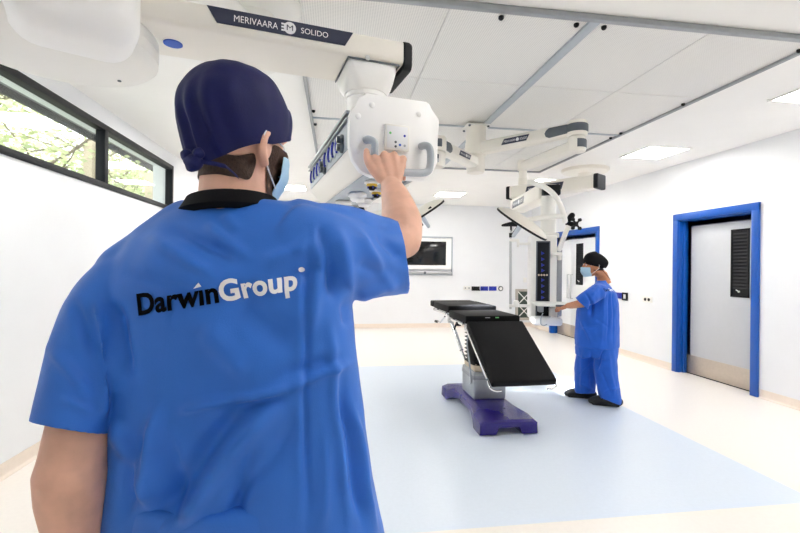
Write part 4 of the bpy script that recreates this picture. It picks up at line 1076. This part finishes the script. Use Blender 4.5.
# nails on the gripping hand
bm = nb(); ell(bm, P(366.2, 150.5, 1.2985), (.0055, .002, .007)); obj('thumb_nail', bm, 'skin', man, FM)
# short hair and beard follow the skull
def hairzone(p):
    q = hl(p); return q.length < .16 and -.095 < q.z < .07 and q.y < .035-.35*max(0, -q.z) and not (abs(q.x) > .070 and -.034 < q.y < .03 and q.z < .022) and p.z > 1.60 and q.z < -.048+.5*max(0, q.y+.05) and q.z > -.084-.1*max(0, q.y+.09)
hb_ = shell_part(skull, hairzone, .0035); even_rim(hb_, 14); obj('hair', hb_, 'hair', man, FM, ang=180)
def beardzone(p):
    q = hl(p); return q.length < .18 and -.14 < q.z < -.005 and q.y > .012 and (q.z < -.035 or abs(q.x) > .045) and p.z > 1.585 and (abs(q.x) < .073 or q.z < -.03)
bb = shell_part(skull, beardzone, .003); even_rim(bb, 14); obj('beard', bb, 'beard', man, FM, ang=180)
skull.free()
# cap
bm = nb(); rings = []
nz = 20
for i in range(nz+1):
    f_ = i/nz; r_ = []
    for j in range(72):
        t = 2*PI*j/72; cx_, sy_ = math.cos(t), math.sin(t)
        lo = -.048+(.052*max(0, sy_)-.058*max(0, -sy_)**1.5)
        hi = .116
        ph = math.asin(max(-1, min(1, lo/hi))); ph = ph+(PI/2-.03-ph)*f_
        zz = hi*math.sin(ph) if ph > 0 else lo*(math.sin(ph)/math.sin(min(ph, math.asin(max(-1, lo/hi))))) if lo < 0 and math.asin(lo/hi) < -.01 else hi*math.sin(ph)
        k_ = max(0, math.cos(ph))**.70 if ph > 0 else 1-.19*(zz/.105)**2
        x = .100*k_*math.copysign(abs(cx_)**.92, cx_); y = .120*k_*math.copysign(abs(sy_)**.92, sy_)
        if sy_ < 0 and zz < .06: y *= 1+.06*math.sin(min(1, (.06-zz)/.1)*PI)
        r_.append(V((x, y-.006-.010*zz/hi, zz)))
    rings.append(r_)
loft(bm, rings)
for v in bm.verts:
    if v.co.y > .04 and v.co.z > .055: v.co.z -= .22*(v.co.y-.04)
bmesh.ops.delete(bm, geom=[f for f in bm.faces if len(f.verts) > 4 and f.calc_center_median().z < .05], context='FACES')
bm.transform(Matrix.Translation(HC+HR @ V((0, 0, .032))) @ HR.to_4x4() @ Matrix.Scale(HS*.955, 4))
bm = evaluated(bm, [('SUBSURF', dict(levels=2, render_levels=2))])
bm.normal_update()
for v in bm.verts:
    q = hl(v.co); f1 = noise.noise(V((q.x*20+q.y*14, q.y*9, q.z*11+3))); f2 = noise.noise(V((q.x*45, q.y*45, q.z*20)))
    bk = math.exp(-((q.x-.01)/.05)**2)*max(0, min(1, (-q.y-.02)/.05))
    side = math.exp(-((q.y-.05-.3*q.z)/.006)**2)*(1 if q.z > -.02 else 0)
    v.co += v.normal*(.0035*f1+.0015*f2+.0065*bk*math.sin(q.x*170+q.z*30)*max(0, min(1, (.085-q.z)/.09))+.004*side)
capb = solid(bm, .002); cap = obj('surgical_cap', capb, 'navycap', man, FM, ang=60)
cb = lambda x, y, z: HC+HR @ (V((x, y, z))*HS)
bm = nb(); ell(bm, cb(.018, -.115, -.075), (.020, .013, .016), HR); ell(bm, cb(.030, -.116, -.060), (.012, .010, .010), HR); ell(bm, cb(.004, -.118, -.062), (.013, .010, .011), HR)
for v in bm.verts: v.co += V((1, 1, 1))*.003*noise.noise(v.co*90)
obj('cap_knot', bm, 'navycap', cap, FM)
tb_ = [cb(.016, -.124, -.072), P(221, 165, .785), P(229, 169, .79), P(238, 177, .80)]
pts, _ = smoothpath(tb_, [1]*4, 6); bm = nb()
loft(bm, [[p+V((-.002, 0, .0042)), p+V((0, -.0015, 0)), p+V((.002, 0, -.0042)), p+V((0, .0015, 0))] for p in pts]); obj('cap_tie', bm, 'navycap', cap, FM)
# face mask with its ear loops
def face_mask(par, C, R, s, fr, tuck=.006):
    bm = nb(); rows = []
    for i in range(11):
        v = i/10; row = []
        for j in range(19):
            a = -1.25+2.5*j/18
            z = -.014-.104*v+.012*(abs(a)/1.25)*(1-2*v)*-1*.6
            bul = .012*math.sin(PI*v)*math.cos(a*.9)
            rr = .104-.012*v+bul+(.004 if i % 3 == 1 else 0)
            row.append(V(C)+R @ (V((math.sin(a)*.074*(1-.22*v*v)+math.sin(a)*.004, .022+math.cos(a)*(rr-.006)*1.02-(.01*v if v > .6 else 0), z))*s))
        rows.append(row)
    loft(bm, rows, cap=False, closed=False); bm = solid(evaluated(bm, [('SUBSURF', dict(levels=1, render_levels=1))]), .0015)
    mk = obj('face_mask', bm, 'mask', par, fr, ang=70)
    for q in (-1, 1):
        L = lambda x, y, z: V(C)+R @ (V((x, y, z))*s)
        bm = nb(); tube(bm, [L(q*.073, .050, -.002), L(q*.082, .014, .006), L(q*.090, -.014, .012), L(q*.0925, -.026, -.010), L(q*.088, -.018, -.038), L(q*.078, .010, -.062), L(q*.066, .045, -.090)], .0016*s, 8, smooth=5)
        obj('ear_loop', bm, 'loop', mk, fr)
    return mk
face_mask(man, HC, HR, HS, FM)
# undershirt collar
bm = nb(); rings = []
for rr, z in ((.085, 1.580), (.089, 1.582), (.094, 1.572), (.104, 1.556), (.094, 1.545), (.086, 1.558)):
    rings.append([V((-.346+rr*1.0*math.cos(t), .914+rr*.92*math.sin(t), z-.010*math.sin(t)+.006*math.cos(t))) for t in [2*PI*j/40 for j in range(40)]])
loft(bm, rings+[rings[0]], cap=False); bmesh.ops.remove_doubles(bm, verts=bm.verts, dist=1e-5); obj('undershirt_collar', bm, 'blackcloth', man, FM, label='black undershirt collar')
# scrub top
bm = nb(); D0 = .90
tor = [(533, 103, 383, .135, .90), (600, 100, 392, .14, .90), (480, 107, 372, .135, .90), (440, 109, 366, .135, .90), (395, 108, 360, .135, .90), (350, 103, 355.5, .135, .90), (310, 104, 352, .135, .90), (280, 106, 349.5, .13, .90), (258, 112, 346, .122, .905), (240, 122, 340, .112, .91), (226, 138, 331, .10, .915), (215, 153, 320, .09, .92), (207, 165, 309, .082, .925), (200.5, 178, 284, .076, .925)]
tor.sort(key=lambda r: -r[0])
rings = []
for y, xl_, xr_, ry, dd in tor:
    a = P(xl_, y, .885); b = P(xr_, y, .885); z = (a.z+b.z)/2
    rg = ring(((a.x+b.x)/2, dd), (b.x-a.x)/2, ry, z, 0, 2.35, 64)
    tilt = (b.z-a.z)/(b.x-a.x)
    for p in rg: p.z += tilt*(p.x-(a.x+b.x)/2)
    rings.append(rg)
zhem = rings[0][0].z
loft(bm, rings)
# left sleeve, hanging
tube(bm, [P(160, 262, .89), P(132, 282, .88), P(110, 308, .86), P(92, 345, .835), P(79, 388, .81), P(67.5, 428, .785), P(65, 440, .782)], [.06, .070, .070, .066, .063, .060, .060], 28, smooth=4)
# right sleeve, raised
tube(bm, [P(290, 242, .89), P(318, 252, .89), P(345, 259, .94), P(372, 259, 1.0), P(395, 257.5, 1.05), P(418, 256, 1.09)], [.08, .085, .085, .085, .086, .090], 28, smooth=4)
for a_, b_, r_ in ((P(186, 222, .90), P(122, 268, .88), .05), (P(300, 222, .91), P(348, 240, .93), .052), (P(322, 226, .91), P(385, 238, 1.03), .052)): tube(bm, [a_, (a_+b_)/2, b_], [r_*.9, r_, r_*.95], 20, dome=True)
top = fuse(bm, .0060, 8, .5)
# open the neck, hem and sleeve ends
ls0, ls1 = P(79, 388, .81), P(66.5, 427, .785); ld = (ls1-ls0).normalized()+V((-.12, .0, .0)); ld.normalize()
rs0, rs1 = P(372, 261, 1.0), P(385, 258, 1.035); rs1 = P(402.5, 258, 1.05); rd = V((.93, .10, .15)).normalized()
def opened(p):
    if p.z < zhem+.012: return True
    if (p-ls1).dot(ld) > 0 and (p-ls1).length < .16 : return True
    if (p-rs1).dot(rd) > 0 and (p-rs1).length < .2: return True
    if p.z > 1.588 and abs(p.x+.335) < .098 and abs(p.y-.925) < .09: return True
    return False
cutoff(top, V((0, 0, zhem+.012)), V((0, 0, -1)))
cutoff(top, ls1, ld, lambda p: (p-ls1).length < .17 and ((p-ls1)-ld*(p-ls1).dot(ld)).length < .10 and p.x/p.y < -.655)
cutoff(top, rs1, rd, lambda p: (p-rs1).length < .2)
cutoff(top, V((-.345, .925, 1.580)), V((0, 0, 1)), lambda p: abs(p.x+.34) < .11 and p.z > 1.55)
even_rim(top, 4)
def px2(px, py): p = P(px, py, .80); return V((p.x, p.z))
fold_px = [((309, 225), (305, 530), .0055, -.006), ((303, 240), (298, 530), .012, .003),
  ((278, 398), (165, 532), .020, .016), ((255, 400), (140, 530), .020, -.012), ((300, 420), (215, 532), .016, -.006),
  ((157, 405), (150, 515), .013, .014), ((140, 430), (128, 520), .012, -.010), ((170, 440), (175, 530), .013, -.008), ((118, 418), (150, 500), .014, .009),
  ((98, 300), (108, 370), .011, .012), ((112, 300), (128, 380), .014, -.010), ((108, 370), (100, 420), .012, .009),
  ((176, 412), (232, 400), .008, .009), ((232, 400), (290, 390), .008, .010), ((290, 392), (352, 367), .006, .008), ((232, 408), (290, 398), .009, -.008), ((280, 378), (345, 362), .012, -.005),
  ((150, 235), (222, 285), .012, .008), ((165, 225), (240, 262), .010, -.006), ((205, 222), (250, 262), .011, .006), ((120, 270), (200, 300), .014, -.006),
  ((230, 300), (300, 345), .03, -.010), ((200, 330), (250, 370), .025, .008), ((330, 320), (347, 530), .009, .006), ((344, 380), (362, 532), .009, -.008), ((352, 400), (374, 532), .007, .007),
  ((328, 430), (318, 532), .010, .006), ((250, 440), (232, 532), .014, -.007), ((318, 222), (334, 300), .008, -.008), ((334, 225), (350, 300), .012, .007), ((322, 240), (312, 330), .012, .007),
  ((345, 300), (350, 330), .01, -.006), ((225, 212), (240, 232), .01, .004), ((260, 270), (320, 240), .014, .006), ((270, 285), (330, 262), .014, -.005)]
folds = [(px2(*a), px2(*b), w_, g_) for a, b, w_, g_ in fold_px]
sl_px = [((350, 225), (398, 292), .010, .006), ((375, 228), (404, 262), .009, -.006), ((355, 300), (402, 285), .010, .007), ((352, 262), (395, 275), .012, -.005), ((50, 350), (90, 400), .010, .006), ((70, 300), (92, 360), .010, -.007), ((60, 400), (96, 415), .008, .005)]
folds += [(px2(*a), px2(*b), w_, g_) for a, b, w_, g_ in sl_px]
def onback(v):
    if v.normal.y > .15: return None
    p = v.co; k_ = .80/p.y
    return V((p.x*k_, CZ+(p.z-CZ)*k_))
drape(top, folds, onback, .0065, 3.3)
bmesh.ops.smooth_vert(top, verts=top.verts[:], factor=.35, use_axis_x=True, use_axis_y=True, use_axis_z=True)
surf = BVHTree.FromBMesh(top)
stop = obj('scrub_top', solid(top, .003), 'scrub', man, FM, ang=180)
bl0, bl1 = P(140, 314.5, .78), P(297, 289, .78)
bx = V((bl1.x-bl0.x, 0, bl1.z-bl0.z)); Lx = bx.length; bxn = bx.normalized(); bzn = V((-bxn.z, 0, bxn.x))
wd = [text_bm(s, 1, .032, spacing=1.03) for s in ('Darw\u0131n', 'Group')]
ws = [width(b) for b in wd]; gap = .03; tot = sum(b-a for a, b in ws)+gap; kx = Lx/tot; kz = kx*1.06
x = 0; fwd = V((0, 1, 0))
for b, (a0, a1), m in zip(wd, ws, ('textblack', 'textwhite')):
    for v in b.verts: v.co = V(((v.co.x-a0)*kx+x, v.co.y*kz, 0))
    stamp(b, m, surf, fwd, lambda c: bl0+bxn*c.x+bzn*c.y+V((0, -.3, 0)), .1, 0, stop, FM)
    x += (a1-a0)*kx+gap*kx
xi = (ws[0][1]-ws[0][0])*kx
bm = nb(); q = [(xi-.042, .047), (xi-.026, .050), (xi-.030, .062)]; bm.faces.new([bm.verts.new((a, b, 0)) for a, b in q]); stamp(bm, 'textwhite', surf, fwd, lambda c: bl0+bxn*c.x*1.0+bzn*(c.y*.62)+V((0, -.3, 0)), .1, 0, stop, FM, 'letter_accent')
bm = nb(); bm.faces.new([bm.verts.new((Lx+.008+.0045*math.cos(t), .033+.0045*math.sin(t), 0)) for t in [2*PI*k_/16 for k_ in range(16)]]); stamp(bm, 'textwhite', surf, fwd, lambda c: bl0+bxn*c.x+bzn*c.y+V((0, -.3, 0)), .1, 0, stop, FM, 'letter_dot')
# trousers and shoes, below the frame
bm = nb(); loft(bm, [ring((-.325, .90), .205, .14, 1.02), ring((-.325, .90), .215, .145, .92), ring((-.325, .90), .215, .14, .82)])
for sx in (-1, 1):
    hx = -.325+sx*.10
    tube(bm, [V((hx, .90, .90)), V((hx+sx*.005, .905, .72)), V((hx+sx*.012, .915, .48)), V((hx+sx*.018, .91, .25)), V((hx+sx*.02, .905, .06))], [.115, .112, .092, .088, .09], 24, smooth=4)
tr_ = fuse(bm, .010, 6, .5); drape(tr_, [], lambda v: None, .006, 7); obj('scrub_trousers', tr_, 'scrub', man, FM, ang=180)
for sx in (-1, 1):
    x = -.325+sx*.125; bm = nb()
    tube(bm, [V((x, .84, .052)), V((x, .90, .062)), V((x+sx*.006, 1.0, .055)), V((x+sx*.01, 1.085, .045)), V((x+sx*.01, 1.13, .036))], [.047, .055, .054, .047, .032], 18, smooth=3, dome=True)
    box(bm, (x+sx*.004, .985, .014), (.088, .30, .028), bev=.012)
    sh_ = fuse(bm, .006, 5, .5)
    for v in sh_.verts: v.co.z = max(v.co.z, .002)
    obj('shoe', sh_, 'rubber', man, FM, ang=180)

# ================================================================== the far person, side on, holding the pendant shelf
DN = 4.80
far = thing('person', 'far person in blue scrubs, black cap and pale mask, holding the pendant shelf', 'person', W(P(597, 398, DN).to_2d().to_3d()), -YAW)
nx = P(597, 398, DN).x
BY = math.radians(-59)                        # body heading: to the left and a little away
BR = basis(BY); bfw = BR @ V((0, 1, 0)); brt = BR @ V((1, 0, 0))
NH = basis(math.radians(-84), -.06); NC = P(593.5, 265, DN-.02); NS = 1.0
def N(px, py, d=DN): return P(px, py, d)
zof = lambda py: P(600, py, DN).z
def bring(px0, px1, py, depth_r, e=2.3):      # body cross-section whose outline from the viewer spans px0..px1
    a, b = P(px0, py, DN), P(px1, py, DN); c = (a+b)/2; hwid = (b.x-a.x)/2
    lat = depth_r                             # half width across the shoulders
    fx = abs(brt.x)*lat; thick = math.sqrt(max(hwid*hwid-fx*fx, .0016))/abs(bfw.x)
    out = []
    for k_ in range(40):
        t = 2*PI*k_/40; u_ = lat*math.copysign(abs(math.cos(t))**(2/e), math.cos(t)); w_ = thick*math.copysign(abs(math.sin(t))**(2/e), math.sin(t))
        out.append(V((c.x, DN, c.z))+brt*u_+bfw*w_)
    return out
hand = N(562.5, 307.3, 4.93); wrist = N(567.5, 305.8, 4.88); elb = N(586, 302.8, 4.59); shd = N(599, 293, 4.68)
hand2 = N(564.5, 306.5, 5.12); wrist2 = hand2+V((.05, -.01, .005)); shd2 = N(602, 292, 4.92); elb2 = N(585, 303.5, 5.12)
bm = nb(); head_pieces(bm, NC, NH, NS)
tube(bm, [NC+V((.02, 0, -.05)), N(602, 275, DN), N(604, 284, DN)], [.055, .057, .075], 18)
loft(bm, [bring(*r) for r in ((582, 611, 345, .15), (582, 612, 330, .16), (583, 611, 312, .15), (585, 611, 298, .14), (592, 610, 289, .12), (597, 608, 283, .08))])
for a_, b_, c_, d_ in ((shd, elb, wrist, hand), (shd2, elb2, wrist2, hand2)):
    tube(bm, [a_, (a_+b_)/2, b_], [.042, .042, .040], 16, smooth=3, dome=True); tube(bm, [b_, b_+(c_-b_)*.3, b_+(c_-b_)*.7, c_], [.040, .043, .036, .028], 16, smooth=3, dome=True)
    hd = (d_-c_).normalized(); sd = V((hd.y, -hd.x, 0)).normalized()
    loft(bm, [[c_+sd*w_+V((0, 0, h_)) for w_, h_ in ((-.026*q, 0), (0, .018*q), (.026*q, 0), (0, -.016*q))] if i == 0 else [c_+hd*.085*i/2+sd*w_+V((0, 0, h_)) for w_, h_ in ((-.04, 0), (0, .016), (.04, 0), (0, -.014))] for i, q in ((0, 1.), (1, 1.), (2, 1.))])
    for i in range(4):
        b0 = c_+hd*.082+sd*(-.03+.02*i); finger(bm, [b0, b0+hd*.032+V((0, 0, .008)), b0+hd*.056+V((0, 0, -.012)), b0+hd*.048+V((0, 0, -.034))], .0092)
    tube(bm, [c_+hd*.02+sd*(-.03), c_+hd*.05+sd*(-.045)+V((0, 0, -.012)), c_+hd*.085+sd*(-.04)+V((0, 0, -.026))], [.014, .0115, .0095], 10, smooth=3, dome=True)
ft = [(N(584, 398, 4.95), N(588, 398, 4.95)), (N(607.5, 404, 4.70), N(611, 404, 4.70))]
hipz = zof(345)
legs = [([N(592, 340, 4.88), N(586, 365, 4.93), N(586, 392, 4.96)], 4.96), ([N(602, 340, 4.74), N(605.5, 368, 4.71), N(611.5, 398, 4.69)], 4.69)]
for pts, d_ in legs:
    pts = [V(p) for p in pts]; pts[2].z = .10
    tube(bm, pts, [.10, .068, .045], 16, smooth=4, dome=True)
    tube(bm, [V((pts[2].x+.02, pts[2].y, .05)), V((pts[2].x, pts[2].y, .05)), V((pts[2].x-.12, pts[2].y+.03, .035))], [.036, .04, .028], 12, smooth=3, dome=True)
b2 = fuse(bm, .0050, 4, .5); sk2 = b2.copy()
obj('body', b2, 'skintan', far, FM, ang=180)
eyes(far, NC, NH, NS, FM)
RN = NH.inverted(); hn = lambda p: RN @ (p-NC)/NS
hz = shell_part(sk2, lambda p: (lambda q: -.06 < q.z < .06 and q.y < .03 and not (abs(q.x) > .062 and -.045 < q.y < .03 and q.z < .022) and q.z > -.06-.2*max(0, q.y+.09))(hn(p)), .004); even_rim(hz, 12); obj('hair', hz, 'hairblack', far, FM, ang=180)
for q in (-1, 1):
    bm = nb(); tube(bm, [NC+NH @ V((q*.016, .1, .026)), NC+NH @ V((q*.036, .096, .031)), NC+NH @ V((q*.055, .082, .024))], [.003, .004, .0025], 8, smooth=3); obj('eyebrow', bm, 'hairblack', far, FM)
sk2.free()
face_mask(far, NC, NH, NS*1.06, FM)
# black cap with a soft pouch behind
bm = nb(); rings = []
for i in range(15):
    ph = -.55+(PI/2-.02+.55)*i/14; zz = .108*math.sin(ph); k_ = abs(math.cos(ph))**.8
    rings.append([V((.098*k_*math.cos(t), .112*k_*math.sin(t)-.01, zz)) for t in [2*PI*j/56 for j in range(56)]])
loft(bm, rings)
for v in bm.verts:
    if v.co.z < 0: v.co.z = max(v.co.z, -.045+.35*max(0, v.co.y)) if v.co.y > -.02 else v.co.z
    if v.co.y < -.03: v.co.y -= .022*math.exp(-((v.co.z+.01)/.05)**2); v.co.z -= .012
bmesh.ops.delete(bm, geom=[f for f in bm.faces if len(f.verts) > 4 and f.calc_center_median().z < .03], context='FACES')
bm.transform(Matrix.Translation(NC+NH @ V((0, 0, .032))) @ NH.to_4x4() @ Matrix.Scale(1.04, 4))
bm = evaluated(bm, [('SUBSURF', dict(levels=1, render_levels=1))]); bm.normal_update()
for v in bm.verts: v.co += v.normal*.005*noise.noise(v.co*16)
ncap = obj('surgical_cap', solid(bm, .002), 'blackcloth', far, FM, ang=60)
bm = nb(); pts, _ = smoothpath([N(602.5, 270, DN-.06), N(604.5, 272.5, DN-.09), N(607.5, 276, DN-.08), N(610, 279, DN-.06)], [1]*4, 5)
loft(bm, [[p+V((-.004, 0, .009)), p+V((0, -.004, 0)), p+V((.004, 0, -.009)), p+V((0, .004, 0))] for p in pts]); obj('cap_tie', bm, 'blackcloth', ncap, FM)
# tunic
bm = nb()
tun = [(576.5, 617.5, 346, .225), (576, 617.3, 338, .225), (576.5, 617, 325, .22), (577.5, 617, 312, .215), (580, 617, 302, .215), (584, 616.2, 293, .215), (588.5, 613.5, 287.5, .20), (591.5, 611, 283.5, .17), (595, 608.5, 280.5, .115), (597, 607.5, 278, .09)]
loft(bm, [bring(*r) for r in tun])
tube(bm, [N(603, 290.5, 4.68), N(597, 292, 4.63), N(588, 298.5, 4.57), N(580, 305.5, 4.60)], [.065, .085, .082, .085], 24, smooth=4)
tube(bm, [N(603, 291, 4.95), N(599, 292, 5.0), N(590, 297, 5.08), N(584, 303, 5.10)], [.075, .08, .08, .08], 24, smooth=4)
tn = fuse(bm, .008, 5, .5)
s1, sd1 = N(582, 303.5, 4.59), (N(580, 305.5, 4.60)-N(588, 298, 4.57)).normalized()
s2, sd2 = N(586, 301.5, 5.09), (N(584, 303, 5.10)-N(590, 297, 5.08)).normalized()
zh = zof(345.6); zn = zof(280.2)
cutoff(tn, V((0, 0, zh)), V((0, 0, -1))); cutoff(tn, V((0, 0, zn)), V((0, 0, 1)))
for q_, dq in ((s1, sd1), (s2, sd2)):
    cutoff(tn, q_, dq, lambda p: (p-q_).length < .15 and ((p-q_)-dq*(p-q_).dot(dq)).length < .115)
even_rim(tn, 4)
fp_ = [((592, 300), (590, 318), .02, -.015), ((580, 318), (592, 345), .02, .010), ((604, 290), (601, 345), .02, .008), ((609, 292), (607, 345), .012, -.010), ((612.5, 285), (613, 345), .008, -.006), ((600, 285), (592, 296), .02, .008), ((580, 330), (600, 326), .012, .006), ((596, 318), (608, 328), .015, -.006), ((585, 292), (592, 304), .012, -.008)]
pq = lambda px, py: (lambda p: V((p.x, p.z)))(P(px, py, 4.65))
fo = [(pq(*a), pq(*b), w_, g_) for a, b, w_, g_ in fp_]
drape(tn, fo, lambda v: None if v.normal.y > .3 else V((v.co.x*4.65/v.co.y, CZ+(v.co.z-CZ)*4.65/v.co.y)), .010, 9, (6, 6, 4))
sf2 = BVHTree.FromBMesh(tn)
tu = obj('scrub_top', solid(tn, .004), 'scrubdeep', far, FM, ang=180)
a, b = N(607.8, 289.2, 4.6), N(613.6, 288.6, 4.6)
wd = [text_bm(s, 1, .03) for s in ('Darwin', 'Group')]; ws = [width(q) for q in wd]; tot = sum(q1-q0 for q0, q1 in ws)+.05; kx = .20/tot; x = 0
bxn = (-bfw*0+V((brt.x, brt.y, 0))).normalized()*-1
bc = N(612.2, 288.8, 4.7)
# the print runs across the back, between the shoulders
rt = V((brt.x, brt.y, 0)).normalized()
for q, (q0, q1), m in zip(wd, ws, ('textblack', 'textwhite')):
    for v in q.verts: v.co = V(((v.co.x-q0)*kx+x-.20, v.co.y*kx*1.1, 0))
    stamp(q, m, sf2, V((bfw.x, bfw.y, 0)).normalized(), lambda c: V((bc.x, bc.y, bc.z))+rt*c.x-V((bfw.x, bfw.y, 0))*.5+V((0, 0, c.y-.02)), .02, 0, tu, FM, lift=.003)
    x += (q1-q0)*kx+.05*kx
# trousers
bm = nb(); loft(bm, [bring(*r) for r in ((577.5, 615.5, 338, .20), (576.5, 616, 348, .20), (577, 615, 356, .19))])
for (pts, d_), r_, e_ in zip(legs, ((.125, .118, .108), (.125, .118, .108)), ((585.2, 391.5, 4.95), (610.5, 399.5, 4.69))):
    q = [V(p) for p in pts]; q[2] = N(*e_)
    q[2].z = .085
    tube(bm, [q[0], q[1], q[1]*.4+q[2]*.6, q[2], q[2]-V((0, 0, .02))], [r_[0], r_[1], r_[1]*.95, r_[2], r_[2]], 24, smooth=4)
tz = fuse(bm, .009, 6, .5)
fp_ = [((584, 350), (581, 392), .02, .010), ((590, 350), (592, 390), .02, -.010), ((604, 348), (597, 372), .012, -.014), ((608, 352), (615, 398), .02, .010), ((602, 372), (612, 396), .02, -.010), ((580, 384), (594, 390), .012, .008), ((604, 392), (618, 388), .012, .008), ((578, 374), (592, 366), .012, -.006)]
fo = [(pq(*a), pq(*b), w_, g_) for a, b, w_, g_ in fp_]
drape(tz, fo, lambda v: None if v.normal.y > .3 else V((v.co.x*4.65/v.co.y, CZ+(v.co.z-CZ)*4.65/v.co.y)), .012, 4, (7, 7, 4)); obj('scrub_trousers', tz, 'scrubdeep', far, FM, ang=180)
# black clogs
for pts, d_ in legs:
    q = pts[2]; bm = nb(); y = q.y
    tube(bm, [V((q.x+.07, y-.01, .05)), V((q.x+.0, y, .062)), V((q.x-.09, y+.03, .055)), V((q.x-.16, y+.055, .042)), V((q.x-.19, y+.065, .036))], [.045, .054, .054, .044, .030], 18, smooth=3, dome=True)
    box(bm, (q.x-.055, y+.022, .016), (.27, .09, .032), rot=Matrix.Rotation(-.3, 3, 'Z'), bev=.014)
    s_ = fuse(bm, .006, 4, .5)
    for v in s_.verts: v.co.z = max(v.co.z, .002)
    obj('clog', s_, 'rubber', far, FM, ang=180)
# ------------------------------------------------------------------ daylight and exposure
w = bpy.data.worlds.new('sky'); scene.world = w; w.use_nodes = True
nt = w.node_tree; bg = nt.nodes['Background']
sk = nt.nodes.new('ShaderNodeTexSky'); sk.sky_type = 'HOSEK_WILKIE'; sk.turbidity = 6; sk.sun_direction = V((-.5, -.2, .75)).normalized(); sk.ground_albedo = .5
mx = nt.nodes.new('ShaderNodeMix'); mx.data_type = 'RGBA'; mx.inputs[0].default_value = .75; mx.inputs[7].default_value = (1, 1, 1, 1)
nt.links.new(sk.outputs[0], mx.inputs[6]); nt.links.new(mx.outputs[2], bg.inputs['Color']); bg.inputs['Strength'].default_value = 2.6
vs = scene.view_settings; vs.view_transform = 'Standard'; vs.look = 'None'; vs.exposure = 1.15; vs.gamma = 1; vs.use_curve_mapping = False
scene.display_settings.display_device = 'sRGB'
cy_ = scene.cycles; cy_.max_bounces = 10; cy_.diffuse_bounces = 6; cy_.glossy_bounces = 4; cy_.transparent_max_bounces = 12; cy_.sample_clamp_indirect = 6; cy_.use_denoising = True; cy_.caustics_reflective = False; cy_.caustics_refractive = False
